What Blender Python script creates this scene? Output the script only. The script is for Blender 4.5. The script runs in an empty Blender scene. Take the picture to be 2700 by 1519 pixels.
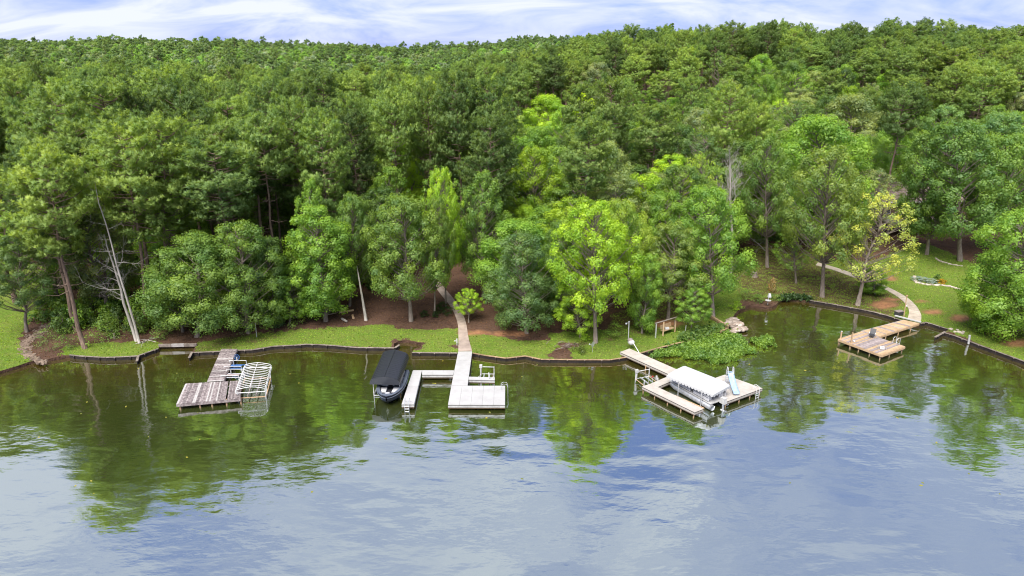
import bpy, math, random
import numpy as np
from mathutils import Vector, Matrix
from mathutils.geometry import delaunay_2d_cdt
S = bpy.context.scene
COL = S.collection
R = math.radians
# ------------------------------------------------------------------ camera, sky, sun, exposure
CAM_H, PITCH, FPX = 34.0, 19.2, 1800.0
cam = bpy.data.objects.new('camera', bpy.data.cameras.new('camera'))
COL.objects.link(cam)
cam.location = (0, 0, CAM_H)
cam.rotation_euler = (R(90 - PITCH), 0, 0)
cam.data.lens, cam.data.sensor_width = 24.0, 36.0
cam.data.clip_start, cam.data.clip_end = 0.5, 12000
S.camera = cam
SUN_EL, SUN_AZ = 56.0, 205.0        # azimuth measured clockwise from +Y: behind the camera, a little to its left
sun = bpy.data.objects.new('sun', bpy.data.lights.new('sun', 'SUN'))
COL.objects.link(sun)
sun.data.energy, sun.data.angle, sun.data.color = 3.3, R(40), (1.0, 0.96, 0.88)
sun.rotation_euler = (R(90 - SUN_EL), 0, R(180 - SUN_AZ) + math.pi - math.pi)
_d = Vector((math.sin(R(SUN_AZ)) * math.cos(R(SUN_EL)), math.cos(R(SUN_AZ)) * math.cos(R(SUN_EL)), math.sin(R(SUN_EL))))
sun.rotation_euler = _d.to_track_quat('Z', 'Y').to_euler()
sun.location = _d * 200
W = bpy.data.worlds.new('World'); S.world = W; W.use_nodes = True
nt = W.node_tree; nt.nodes.clear()
def N(tree, kind, **kw):
    n = tree.nodes.new(kind)
    for k, v in kw.items():
        if k == 'i':
            for a, b in v.items(): n.inputs[a].default_value = b
        else: setattr(n, k, v)
    return n
def LK(tree, a, b): tree.links.new(a, b)
wo = N(nt, 'ShaderNodeOutputWorld'); bg = N(nt, 'ShaderNodeBackground', i={'Strength': 0.088})
sky = N(nt, 'ShaderNodeTexSky', sky_type='NISHITA', sun_disc=False, sun_elevation=R(SUN_EL), sun_rotation=R(SUN_AZ),
        altitude=100, air_density=1.0, dust_density=0.3, ozone_density=3.0)
tc = N(nt, 'ShaderNodeTexCoord'); sep = N(nt, 'ShaderNodeSeparateXYZ'); LK(nt, tc.outputs['Generated'], sep.inputs[0])
mz = N(nt, 'ShaderNodeMath', operation='ADD', i={1: 0.30}); ab = N(nt, 'ShaderNodeMath', operation='ABSOLUTE')
LK(nt, sep.outputs[2], ab.inputs[0]); LK(nt, ab.outputs[0], mz.inputs[0])
dx = N(nt, 'ShaderNodeMath', operation='DIVIDE'); dy = N(nt, 'ShaderNodeMath', operation='DIVIDE')
LK(nt, sep.outputs[0], dx.inputs[0]); LK(nt, mz.outputs[0], dx.inputs[1]); LK(nt, sep.outputs[1], dy.inputs[0]); LK(nt, mz.outputs[0], dy.inputs[1])
cmb = N(nt, 'ShaderNodeCombineXYZ'); LK(nt, dx.outputs[0], cmb.inputs[0]); LK(nt, dy.outputs[0], cmb.inputs[1])
mp = N(nt, 'ShaderNodeMapping'); mp.inputs['Rotation'].default_value = (0, 0, R(-24)); mp.inputs['Scale'].default_value = (0.8, 1.35, 1); mp.inputs['Location'].default_value = (3.1, 1.4, 0)
LK(nt, cmb.outputs[0], mp.inputs[0])
cn = N(nt, 'ShaderNodeTexNoise', i={'Scale': 1.9, 'Detail': 8.0, 'Roughness': 0.55, 'Distortion': 0.8}); LK(nt, mp.outputs[0], cn.inputs['Vector'])
cr = N(nt, 'ShaderNodeMapRange', i={1: 0.38, 2: 0.61, 3: 0.0, 4: 1.0}); LK(nt, cn.outputs[0], cr.inputs[0])
tint = N(nt, 'ShaderNodeMix', data_type='RGBA', blend_type='MULTIPLY', i={0: 1.0}); LK(nt, sky.outputs[0], tint.inputs[6])
tint.inputs[7].default_value = (0.78, 0.80, 1.18, 1)
# thin high cloud veils the whole sky, so the blue is paler than clear air
veil = N(nt, 'ShaderNodeMix', data_type='RGBA', i={0: 0.72}); LK(nt, tint.outputs[2], veil.inputs[6]); veil.inputs[7].default_value = (1.4, 2.1, 5.0, 1)
cl = N(nt, 'ShaderNodeMix', data_type='RGBA'); LK(nt, cr.outputs[0], cl.inputs[0]); LK(nt, veil.outputs[2], cl.inputs[6]); cl.inputs[7].default_value = (5.0, 5.3, 6.2, 1)
LK(nt, cl.outputs[2], bg.inputs[0]); LK(nt, bg.outputs[0], wo.inputs[0])
S.view_settings.view_transform = 'Standard'; S.view_settings.look = 'None'; S.view_settings.gamma = 1.0
S.view_settings.use_curve_mapping = False; S.view_settings.exposure = 1.05
S.render.engine = 'CYCLES'
S.cycles.use_denoising = True; S.cycles.filter_width = 1.1; S.cycles.denoising_input_passes = 'RGB_ALBEDO_NORMAL'
S.cycles.max_bounces = 8; S.cycles.diffuse_bounces = 5; S.cycles.glossy_bounces = 2; S.cycles.transmission_bounces = 6
S.cycles.transparent_max_bounces = 4; S.cycles.caustics_reflective = False; S.cycles.caustics_refractive = False
rng = random.Random(7); nrg = np.random.default_rng(11)

# ------------------------------------------------------------------ image point -> place in the world
cp, sp_ = math.cos(R(PITCH)), math.sin(R(PITCH))
def ray(px, py):
    x, y = (px - 1350) / FPX, (759.5 - py) / FPX
    return Vector((x, cp + y * sp_, -sp_ + y * cp))
def P(px, py, z=0.0):
    d = ray(px, py); t = (z - CAM_H) / d.z
    return Vector((d.x * t, d.y * t, z))
def Pat(px, py, Y):
    d = ray(px, py); t = Y / d.y
    return Vector((d.x * t, Y, CAM_H + d.z * t))
def proj(X, Y, Z):
    X, Y, Z = np.asarray(X, float), np.asarray(Y, float), np.asarray(Z, float) - CAM_H
    dep = Y * cp - Z * sp_; up = Y * sp_ + Z * cp
    return 1350 + FPX * X / dep, 759.5 - FPX * up / dep
K = 2700 / 2576.0

# ------------------------------------------------------------------ shoreline
SHORE_PX = [(-1500, 1500), (-600, 1160), (-200, 1035), (0, 977), (47, 963), (93, 947), (112, 947), (126, 945), (149, 941), (184, 935),
    (210, 938), (247, 940), (280, 942), (326, 940), (363, 938), (396, 926), (417, 919), (421, 909), (518, 907), (505, 929), (582, 926),
    (625, 923), (667, 922), (721, 912.5), (774, 910), (809, 907), (839.5, 908), (886, 911), (942, 916), (1040, 917), (1038, 905),
    (1051.5, 898), (1072, 896), (1096, 900), (1112, 905.5), (1107, 917), (1093, 918), (1086, 929), (1206, 930.5), (1247, 930.5),
    (1282, 937), (1334.6, 944), (1386, 938), (1425, 946.7), (1519, 948), (1609, 948), (1653, 941), (1690, 930), (1744, 914.8),
    (1796.5, 901.7), (1850, 888), (1918, 867), (1924, 850), (1938, 826), (1953, 812.6), (1977, 804), (2000, 807), (2020.7, 809),
    (2045, 803.6), (2057, 790), (2069, 786), (2134.5, 791.6), (2193, 801), (2261, 813.5), (2303, 822), (2341, 832), (2380, 845),
    (2425, 853), (2442, 849), (2459, 854), (2500, 867), (2491, 877), (2519, 885), (2560, 901), (2700, 952), (2900, 1030), (3600, 1330)]
LZ = 0.42
SH = np.array([P(a, b, LZ)[:2] for a, b in SHORE_PX])
POLY = np.vstack([SH, [[4000, SH[-1, 1]], [4000, 9000], [-4000, 9000], [-4000, SH[0, 1]]]])
def inside(X, Y, poly):
    X, Y = np.asarray(X, float), np.asarray(Y, float); r = np.zeros(X.shape, bool); n = len(poly)
    for i in range(n):
        x1, y1 = poly[i]; x2, y2 = poly[(i + 1) % n]
        if y1 == y2: continue
        r ^= ((y1 > Y) != (y2 > Y)) & (X < (x2 - x1) * (Y - y1) / (y2 - y1) + x1)
    return r
def sdist(X, Y):
    X, Y = np.asarray(X, float), np.asarray(Y, float); best = np.full(X.shape, 1e9)
    for i in range(len(SH) - 1):
        a, b = SH[i], SH[i + 1]; d = b - a; L = d @ d
        t = np.clip(((X - a[0]) * d[0] + (Y - a[1]) * d[1]) / L, 0, 1)
        best = np.minimum(best, (X - a[0] - t * d[0]) ** 2 + (Y - a[1] - t * d[1]) ** 2)
    return np.sqrt(best)
def sm(x): x = np.clip(x, 0, 1); return x * x * (3 - 2 * x)
def hgt(X, Y):
    X, Y = np.asarray(X, float), np.asarray(Y, float)
    s = sdist(X, Y); u = X / np.maximum(Y, 1)
    h = 0.38 + 0.075 * np.clip(s - 4, 0, 45) + 0.03 * np.clip(s - 49, 0, 60)
    h = h + 12.6 * sm((Y - 125) / 120) * sm((u + 0.16) / 0.36)
    h = h + (28.5 * (1 - .50 * sm((u + .40) / .34)) + 2.2 * np.sin(X * .021 + 1) * np.sin(Y * .013) + 1.6 * np.sin(X * .047)) * sm((Y - 330) / 600)
    h = h - 8.5 * sm((Y - 215) / 110) * sm((0.02 - u) / .3)
    h = h + 0.12 * np.sin(X * 0.21 + 1) * np.sin(Y * 0.17) * sm((s - 3) / 12) + 1.2 * np.sin(X * 0.031 + 2) * np.sin(Y * 0.024) * sm((s - 30) / 60)
    return h
def G(px, py):
    d = ray(px, py); t = 40.0
    ts = np.linspace(45, 420, 900); pts = np.array([[d.x * q, d.y * q, CAM_H + d.z * q] for q in ts])
    hz = hgt(pts[:, 0], pts[:, 1]); k = np.argmax(pts[:, 2] < hz)
    a, b = pts[k - 1], pts[k]; fa, fb = a[2] - hz[k - 1], b[2] - hz[k]; w = fa / (fa - fb)
    p = a + (b - a) * w
    return Vector((p[0], p[1], float(hgt(p[0], p[1]))))

# ------------------------------------------------------------------ materials
def new_mat(name):
    m = bpy.data.materials.new(name); m.use_nodes = True; t = m.node_tree; t.nodes.clear()
    return m, t, N(t, 'ShaderNodeOutputMaterial')
def mix(t, f, a, b, blend='MIX'):
    n = N(t, 'ShaderNodeMix', data_type='RGBA', blend_type=blend)
    for sock, v in ((0, f), (6, a), (7, b)):
        if isinstance(v, (int, float)): n.inputs[sock].default_value = v
        elif isinstance(v, tuple): n.inputs[sock].default_value = v if len(v) == 4 else v + (1,)
        else: LK(t, v, n.inputs[sock])
    return n.outputs[2]
def noise(t, scale, detail=4, vec=None, rough=0.55, dist=0.0, lo=0.35, hi=0.65, stretch=None, coord='Object'):
    if vec is None:
        c = N(t, 'ShaderNodeTexCoord') if coord == 'Object' else N(t, 'ShaderNodeNewGeometry')
        vec = c.outputs['Object'] if coord == 'Object' else c.outputs['Position']
    if stretch:
        m = N(t, 'ShaderNodeMapping'); m.inputs['Scale'].default_value = stretch; LK(t, vec, m.inputs[0]); vec = m.outputs[0]
    n = N(t, 'ShaderNodeTexNoise', i={'Scale': scale, 'Detail': detail, 'Roughness': rough, 'Distortion': dist}); LK(t, vec, n.inputs['Vector'])
    r = N(t, 'ShaderNodeMapRange', i={1: lo, 2: hi}); LK(t, n.outputs[0], r.inputs[0]); return r.outputs[0]
def simple(name, c, rough=0.6, metal=0.0, c2=None, scale=3.0, stretch=None, bump=0.0, rand=0.0, spec=0.4):
    m, t, o = new_mat(name); b = N(t, 'ShaderNodeBsdfPrincipled', i={'Roughness': rough, 'Metallic': metal, 'Specular IOR Level': spec})
    c2 = c2 or tuple(v * 0.72 for v in c)
    f = noise(t, scale, 5, stretch=stretch, coord='Position')
    col = mix(t, f, c2, c)
    if rand:
        oi = N(t, 'ShaderNodeObjectInfo'); mr = N(t, 'ShaderNodeMapRange', i={3: 1 - rand, 4: 1 + rand}); LK(t, oi.outputs['Random'], mr.inputs[0])
        cc = N(t, 'ShaderNodeCombineColor')
        for k in range(3): LK(t, mr.outputs[0], cc.inputs[k])
        col = mix(t, 1.0, col, cc.outputs[0], 'MULTIPLY')
    LK(t, col, b.inputs['Base Color'])
    if bump:
        bp = N(t, 'ShaderNodeBump', i={'Strength': bump, 'Distance': 0.05}); LK(t, f, bp.inputs['Height']); LK(t, bp.outputs[0], b.inputs['Normal'])
    LK(t, b.outputs[0], o.inputs[0]); return m
M = {}
M['white_deck'] = simple('white_deck', (0.47, 0.455, 0.44), 0.65, c2=(0.41, 0.395, 0.38), scale=1.1, rand=0.03)
M['tan_deck'] = simple('tan_deck', (0.50, 0.45, 0.395), 0.7, c2=(0.42, 0.375, 0.325), scale=1.6, rand=0.05)
M['white_trim'] = simple('white_trim', (0.60, 0.585, 0.56), 0.5)
M['brown_skirt'] = simple('brown_skirt', (0.20, 0.13, 0.08), 0.8)
M['dark_gap'] = simple('dark_gap', (0.03, 0.028, 0.026), 0.8)
M['grey_wood'] = simple('grey_wood', (0.33, 0.28, 0.265), 0.85, c2=(0.13, 0.10, 0.10), scale=2.4, stretch=(2, 2, 1), rand=0.32, bump=0.3)
M['pale_wood'] = simple('pale_wood', (0.50, 0.47, 0.44), 0.85, c2=(0.36, 0.32, 0.30), scale=3, rand=0.1)
M['new_wood'] = simple('new_wood', (0.54, 0.385, 0.235), 0.7, c2=(0.45, 0.30, 0.17), scale=2.0, rand=0.14)
M['deck_grey'] = simple('deck_grey', (0.36, 0.30, 0.285), 0.8, c2=(0.24, 0.19, 0.18), scale=3, rand=0.2)
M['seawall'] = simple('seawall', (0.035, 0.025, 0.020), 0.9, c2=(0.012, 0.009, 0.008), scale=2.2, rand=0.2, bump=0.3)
M['cap_grey'] = simple('cap_grey', (0.30, 0.25, 0.21), 0.85, c2=(0.15, 0.12, 0.10), scale=2.0, rand=0.2)
M['cap_tan'] = simple('cap_tan', (0.42, 0.29, 0.17), 0.8, c2=(0.26, 0.17, 0.10), scale=2.0, rand=0.15)
M['concrete'] = simple('concrete', (0.42, 0.33, 0.27), 0.9, c2=(0.28, 0.215, 0.18), scale=0.9, rand=0.06)
M['grey_concrete'] = simple('grey_concrete', (0.50, 0.42, 0.335), 0.9, c2=(0.37, 0.305, 0.24), scale=1.6, rand=0.1)
M['canopy_black'] = simple('canopy_black', (0.024, 0.025, 0.031), 0.36, c2=(0.022, 0.023, 0.03), scale=1.0, spec=0.6)
M['canopy_white'] = simple('canopy_white', (0.60, 0.60, 0.59), 0.6, c2=(0.56, 0.555, 0.55), scale=1.0)
M['alu'] = simple('alu', (0.72, 0.72, 0.72), 0.35, 0.55)
M['white_pipe'] = simple('white_pipe', (0.82, 0.81, 0.78), 0.4)
M['rusty'] = simple('rusty', (0.62, 0.40, 0.22), 0.7, c2=(0.45, 0.30, 0.18))
M['blue_paint'] = simple('blue_paint', (0.05, 0.16, 0.42), 0.4)
M['red_paint'] = simple('red_paint', (0.55, 0.05, 0.04), 0.4)
M['slide_blue'] = simple('slide_blue', (0.38, 0.52, 0.70), 0.35)
M['gel_black'] = simple('gel_black', (0.016, 0.019, 0.028), 0.3, spec=0.4)
M['gel_grey'] = simple('gel_grey', (0.13, 0.15, 0.19), 0.3)
M['vinyl_white'] = simple('vinyl_white', (0.72, 0.71, 0.72), 0.5)
M['vinyl_dark'] = simple('vinyl_dark', (0.05, 0.05, 0.06), 0.5)
M['bark_grey'] = simple('bark_grey', (0.29, 0.24, 0.20), 0.95, c2=(0.15, 0.115, 0.09), scale=2.5, stretch=(3, 3, 0.6), bump=0.5, rand=0.2)
M['bark_pine'] = simple('bark_pine', (0.26, 0.18, 0.135), 0.95, c2=(0.12, 0.08, 0.06), scale=2.5, stretch=(3, 3, 0.6), bump=0.5, rand=0.15)
M['bark_dead'] = simple('bark_dead', (0.50, 0.455, 0.41), 0.9, c2=(0.30, 0.265, 0.23), scale=2.5, stretch=(3, 3, 0.6))
M['stone'] = simple('stone', (0.48, 0.40, 0.34), 0.9, c2=(0.22, 0.16, 0.12), scale=1.6, rand=0.3, bump=0.4)
M['gully'] = simple('gully', (0.26, 0.19, 0.14), 0.9, c2=(0.10, 0.07, 0.05), scale=1.6, bump=0.4)
M['pale_stone'] = simple('pale_stone', (0.55, 0.48, 0.40), 0.9, c2=(0.35, 0.29, 0.23), scale=2, rand=0.25)
M['roof'] = simple('roof', (0.24, 0.18, 0.155), 0.9, c2=(0.15, 0.11, 0.10), scale=2)
M['siding_red'] = simple('siding_red', (0.38, 0.16, 0.11), 0.8)
M['siding_brown'] = simple('siding_brown', (0.12, 0.08, 0.055), 0.85)
M['glass'] = simple('glass', (0.05, 0.06, 0.07), 0.08, spec=0.8)
M['plastic_black'] = simple('plastic_black', (0.05, 0.05, 0.055), 0.5)
M['bleached_grass'] = simple('bleached_grass', (0.50, 0.38, 0.20), 0.9)
M['silver_leaf'] = simple('silver_leaf', (0.36, 0.42, 0.46), 0.85, c2=(0.24, 0.29, 0.32), scale=3)
M['flower'] = simple('flower', (0.7, 0.42, 0.05), 0.8)

def leaf_mat(name, trans=0.48, rough=0.75, hue=0.25, gloss=0.025):
    m, t, o = new_mat(name)
    at = N(t, 'ShaderNodeAttribute', attribute_type='INSTANCER', attribute_name='tint')
    v = N(t, 'ShaderNodeAttribute', attribute_type='GEOMETRY', attribute_name='var')
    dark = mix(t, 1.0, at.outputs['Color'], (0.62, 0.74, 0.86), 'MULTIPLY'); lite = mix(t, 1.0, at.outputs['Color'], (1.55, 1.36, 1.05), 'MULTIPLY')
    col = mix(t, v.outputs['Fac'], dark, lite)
    d = N(t, 'ShaderNodeBsdfDiffuse'); tr = N(t, 'ShaderNodeBsdfTranslucent'); LK(t, col, d.inputs[0])
    LK(t, mix(t, 1.0, col, (1.6, 1.5, 0.6), 'MULTIPLY'), tr.inputs[0])
    ms = N(t, 'ShaderNodeMixShader', i={0: trans}); LK(t, d.outputs[0], ms.inputs[1]); LK(t, tr.outputs[0], ms.inputs[2])
    g = N(t, 'ShaderNodeBsdfGlossy', i={'Roughness': 0.5}); m2 = N(t, 'ShaderNodeMixShader', i={0: gloss})
    LK(t, ms.outputs[0], m2.inputs[1]); LK(t, g.outputs[0], m2.inputs[2]); LK(t, m2.outputs[0], o.inputs[0]); return m
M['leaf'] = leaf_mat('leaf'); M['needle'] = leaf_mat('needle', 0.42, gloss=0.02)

# ------------------------------------------------------------------ object helpers
def setp(o, label=None, cat=None, group=None, kind=None):
    if label: o['label'] = label
    if cat: o['category'] = cat
    if group: o['group'] = group
    if kind: o['kind'] = kind
    return o
def empty(name, loc, label, cat, group=None, rz=0.0):
    o = bpy.data.objects.new(name, None); COL.objects.link(o); o.location = loc; o.rotation_euler = (0, 0, rz); o.empty_display_size = 0.3
    return setp(o, label, cat, group)
def link(name, me, parent=None, loc=None):
    o = bpy.data.objects.new(name, me); COL.objects.link(o)
    if parent: o.parent = parent
    if loc is not None: o.location = loc
    return o
class MB:
    def __init__(s): s.v = []; s.f = []; s.m = []; s.mats = []
    def add(s, vs, fs, mi=0):
        o = len(s.v); s.v += [tuple(v) for v in vs]; s.f += [tuple(i + o for i in f) for f in fs]; s.m += [mi] * len(fs); return s
    def hexa(s, b, t, mi=0):      # bottom 4 and top 4 corners, counter-clockwise
        return s.add(list(b) + list(t), [(3, 2, 1, 0), (4, 5, 6, 7), (0, 1, 5, 4), (1, 2, 6, 5), (2, 3, 7, 6), (3, 0, 4, 7)], mi)
    def box(s, c, d, rz=0.0, mi=0, top=None):
        cx, cy, cz = c; x, y, z = d[0] / 2, d[1] / 2, d[2] / 2; k = top or 1.0; ca, sa = math.cos(rz), math.sin(rz)
        def q(a, b, e): return (cx + a * ca - b * sa, cy + a * sa + b * ca, cz + e)
        return s.hexa([q(-x, -y, -z), q(x, -y, -z), q(x, y, -z), q(-x, y, -z)], [q(-x * k, -y * k, z), q(x * k, -y * k, z), q(x * k, y * k, z), q(-x * k, y * k, z)], mi)
    def tube(s, pts, rad, n=6, mi=0, caps=True):
        pts = [Vector(p) for p in pts]; rad = rad if isinstance(rad, (list, tuple)) else [rad] * len(pts); vs = []; fs = []
        up = None
        for i, p in enumerate(pts):
            d = (pts[min(i + 1, len(pts) - 1)] - pts[max(i - 1, 0)]).normalized()
            if up is None: up = Vector((1, 0, 0)) if abs(d.x) < 0.8 else Vector((0, 1, 0))
            a = d.cross(up).normalized(); b = d.cross(a)
            for k in range(n):
                an = 2 * math.pi * k / n; vs.append(p + (a * math.cos(an) + b * math.sin(an)) * rad[i])
        for i in range(len(pts) - 1):
            for k in range(n): fs.append((i * n + k, i * n + (k + 1) % n, (i + 1) * n + (k + 1) % n, (i + 1) * n + k))
        if caps: fs += [tuple(range(n)), tuple(reversed(range((len(pts) - 1) * n, len(pts) * n)))]
        return s.add(vs, fs, mi)
    def ball(s, c, r, n=10, mi=0, squash=1.0, jit=0.0, rg=None):
        vs, fs = [], []; m = max(4, n // 2)
        for i in range(m + 1):
            th = math.pi * i / m
            for k in range(n):
                an = 2 * math.pi * k / n; q = 1 + (rg.uniform(-jit, jit) if jit and 0 < i < m else 0)
                vs.append((c[0] + r * q * math.sin(th) * math.cos(an), c[1] + r * q * math.sin(th) * math.sin(an), c[2] + r * q * squash * math.cos(th)))
        for i in range(m):
            for k in range(n): fs.append((i * n + k, (i + 1) * n + k, (i + 1) * n + (k + 1) % n, i * n + (k + 1) % n))
        return s.add(vs, fs, mi)
    def prism(s, poly, z0, z1, mi=0):
        n = len(poly); vs = [(p[0], p[1], z0) for p in poly] + [(p[0], p[1], z1) for p in poly]
        return s.add(vs, [tuple(reversed(range(n))), tuple(range(n, 2 * n))] + [(i, (i + 1) % n, n + (i + 1) % n, n + i) for i in range(n)], mi)
    def mesh(s, name, mat, off=(0, 0, 0), smooth=False):
        me = bpy.data.meshes.new(name); ox, oy, oz = off
        me.from_pydata([(a - ox, b - oy, c - oz) for a, b, c in s.v], [], s.f)
        for k in (mat if isinstance(mat, list) else [mat]): me.materials.append(M[k] if isinstance(k, str) else k)
        if any(s.m): me.polygons.foreach_set('material_index', s.m)
        if smooth: me.polygons.foreach_set('use_smooth', [True] * len(me.polygons))
        me.update(); return me
    def build(s, name, mat, parent=None, smooth=False, local=False):
        off = (0, 0, 0)
        if parent is not None and not local:
            off = parent.location if parent.parent is None else parent.parent.location
        me = s.mesh(name, mat, off, smooth); return link(name, me, parent)
def L2(a, b, t): return Vector(a) + (Vector(b) - Vector(a)) * t

# ------------------------------------------------------------------ ground
def px_poly(pts): return np.array(pts, float)
GRASS = [px_poly([(-400, 1100), (-400, 660), (0, 690), (60, 700), (170, 690), (175, 720), (120, 790), (80, 850), (55, 900), (70, 930), (112, 950), (0, 985)]),
    px_poly([(150, 950), (170, 915), (260, 905), (420, 898), (424, 925), (363, 942), (280, 946), (184, 940)]),
    px_poly([(500, 935), (524, 905), (600, 893), (704, 878), (770, 871), (863, 864), (956, 857), (1026, 857), (1049, 868), (1160, 870), (1209, 867), (1212, 935), (1086, 935), (1125, 905), (1030, 890), (1030, 922), (800, 912), (505, 936)]),
    px_poly([(1234, 873), (1278, 881), (1310, 883), (1352, 896), (1435, 899), (1461, 879), (1488, 873), (1523, 868), (1600, 868), (1650, 852), (1700, 850), (1790, 840), (1850, 815), (1862, 770), (1890, 690), (1960, 700), (1960, 790), (1940, 830), (1921, 872), (1800, 905), (1700, 935), (1609, 955), (1519, 952), (1425, 950), (1334, 948), (1240, 935)]),
    px_poly([(2140, 690), (2190, 680), (2300, 690), (2400, 650), (2440, 640), (2560, 690), (2900, 780), (3300, 900), (3300, 1220), (2900, 1040), (2700, 955), (2500, 872), (2442, 853), (2425, 856), (2380, 850), (2395, 815), (2350, 775), (2250, 735), (2185, 712)])]
GRASS.append(px_poly([(2340, 838), (2376, 800), (2398, 825), (2395, 848), (2370, 848)]))
MIXED = [px_poly([(2055, 795), (1960, 790), (1935, 740), (1950, 650), (2090, 640), (2180, 700), (2290, 745), (2375, 790), (2380, 850), (2261, 816), (2134, 793)]),
    px_poly([(1600, 900), (1610, 830), (1700, 800), (1860, 780), (1860, 820), (1790, 860), (1700, 880)]),
    px_poly([(505, 932), (524, 903), (600, 890), (720, 872), (760, 880), (700, 905), (560, 925)])]
MULCH = [px_poly([(1440, 946), (1467, 915), (1494, 900), (1519, 902), (1560, 905), (1530, 913), (1505, 917), (1512, 946)]),
         px_poly([(1190, 912), (1196, 908), (1208, 910), (1208, 919), (1195, 919)])]
CLAY = [(2333, 804, 32, 10), (2460, 823, 26, 7), (2535, 839, 30, 8), (2348, 735, 18, 6), (2600, 860, 30, 9), (2640, 880, 40, 9), (2690, 905, 45, 10), (1740, 852, 60, 9), (2430, 795, 14, 4), (1255, 878, 40, 6), (1340, 880, 50, 6), (2350, 790, 26, 5)]
def masks(X, Y, Z):
    u, v = proj(X, Y, Z); j = 2.2 * np.sin(X * 2.3 + Y) + 2.0 * np.sin(Y * 3.1 - X * 1.1) + 1.5 * np.sin(X * 5.3)
    uu, vv = u + j, v + j * 0.45
    g = np.zeros(X.shape); mx = np.zeros(X.shape); c = np.zeros(X.shape)
    for p in GRASS: g = np.maximum(g, inside(uu, vv, p).astype(float))
    for p in MIXED: mx = np.maximum(mx, inside(uu, vv, p).astype(float))
    for p in MULCH: g = np.where(inside(uu, vv, p), 0, g)
    for a, b, ra, rb in CLAY: c = np.maximum(c, sm(1.5 - np.sqrt(((uu - a) / ra) ** 2 + ((vv - b) / rb) ** 2)))
    g = np.where((mx > 0) & (g < 0.5), 0.45, g)
    d = sdist(X, Y); dry = np.exp(-((d) / 14.0)) 
    return g, mx, c, dry
def build_ground():
    pts = []; step = 0.6
    xs = np.arange(-66, 80, step); ys = np.arange(64, 142, step)
    X, Y = np.meshgrid(xs, ys); X = X + nrg.uniform(-.15, .15, X.shape); Y = Y + nrg.uniform(-.15, .15, X.shape)
    a = np.column_stack([X.ravel(), Y.ravel()])
    for st, x0, x1, y0, y1 in ((7, -330, 330, 40, 420), (60, -3900, 3900, -50, 8900)):
        X, Y = np.meshgrid(np.arange(x0, x1, st), np.arange(y0, y1, st)); b = np.column_stack([X.ravel(), Y.ravel()])
        xa, xb, ya, yb = (-66, 80, 64, 142) if st == 7 else (-330, 330, 40, 420)
        a = np.vstack([a, b[~((b[:, 0] > xa - 1) & (b[:, 0] < xb + 1) & (b[:, 1] > ya - 1) & (b[:, 1] < yb + 1))]])
    k = inside(a[:, 0], a[:, 1], POLY) & (sdist(a[:, 0], a[:, 1]) > 0.35); a = a[k]
    shore = POLY; n = len(shore)
    co = [Vector(p) for p in shore] + [Vector(p) for p in a]
    r = delaunay_2d_cdt(co, [(i, (i + 1) % n) for i in range(n)], [], 1, 1e-4)
    V = np.array([[v.x, v.y] for v in r[0]]); F = [tuple(f) for f in r[2]]
    H = hgt(V[:, 0], V[:, 1]); sd = sdist(V[:, 0], V[:, 1])
    H = np.where(sd < 0.01, 0.36, H)
    T = [(x, y, z) for (x, y), z in zip(V, H)]
    sh = [(float(p[0]), float(p[1])) for p in SH]; o = len(T)
    T += [(x, y, 0.36) for x, y in sh] + [(x, y, -1.5) for x, y in sh]; m = len(sh)
    F += [(o + i, o + m + i, o + m + i + 1, o + i + 1) for i in range(m - 1)]
    me = bpy.data.meshes.new('ground'); me.from_pydata(T, [], F)
    A = np.array(T); g, mx, c, dry = masks(A[:, 0], A[:, 1], A[:, 2]); g[o:] = 0
    ca = me.color_attributes.new('mask', 'FLOAT_COLOR', 'POINT')
    ca.data.foreach_set('color', np.column_stack([g, mx, c, dry]).ravel())
    m_, t, out = new_mat('ground'); at = N(t, 'ShaderNodeAttribute', attribute_name='mask'); sp = N(t, 'ShaderNodeSeparateColor'); LK(t, at.outputs['Color'], sp.inputs[0])
    n1 = noise(t, 0.35, 6, coord='P'); n2 = noise(t, 3.0, 5, coord='P', lo=.3, hi=.7); n3 = noise(t, 1.1, 6, coord='P', lo=.42, hi=.6); n4 = noise(t, 0.13, 4, coord='P', dist=0.6)
    litter = mix(t, n2, (0.050, 0.027, 0.019), (0.115, 0.066, 0.046)); litter = mix(t, mix(t, n1, (0, 0, 0), (.55, .55, .55)), litter, (0.16, 0.095, 0.064))
    gr = mix(t, n2, (0.072, 0.142, 0.014), (0.115, 0.205, 0.022)); gr = mix(t, mix(t, n4, (0, 0, 0), (.75, .75, .75)), gr, (0.165, 0.225, 0.035))
    n5 = noise(t, 0.8, 7, coord='P', lo=.35, hi=.68, rough=.7, stretch=(0.5, 1.6, 1)); n6 = noise(t, 7.0, 3, coord='P', lo=.3, hi=.7)
    gr = mix(t, mix(t, n5, (0, 0, 0), (.6, .6, .6)), gr, (0.20, 0.245, 0.05)); gr = mix(t, mix(t, n6, (0, 0, 0), (.3, .3, .3)), gr, (0.06, 0.095, 0.012))
    gr = mix(t, mix(t, n3, (0, 0, 0), (.30, .30, .30)), gr, (0.17, 0.15, 0.05))
    brn = mix(t, n3, (0.085, 0.085, 0.022), (0.14, 0.09, 0.05))
    # ragged edges: the mask is disturbed by fine noise before it is thresholded
    ad = N(t, 'ShaderNodeMath', operation='ADD'); sb = N(t, 'ShaderNodeMapRange', i={3: -0.38, 4: 0.38}); LK(t, n3, sb.inputs[0]); LK(t, sp.outputs[0], ad.inputs[0]); LK(t, sb.outputs[0], ad.inputs[1])
    th = N(t, 'ShaderNodeMapRange', i={1: 0.42, 2: 0.6}); LK(t, ad.outputs[0], th.inputs[0])
    base = mix(t, th.outputs[0], litter, gr)
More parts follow.
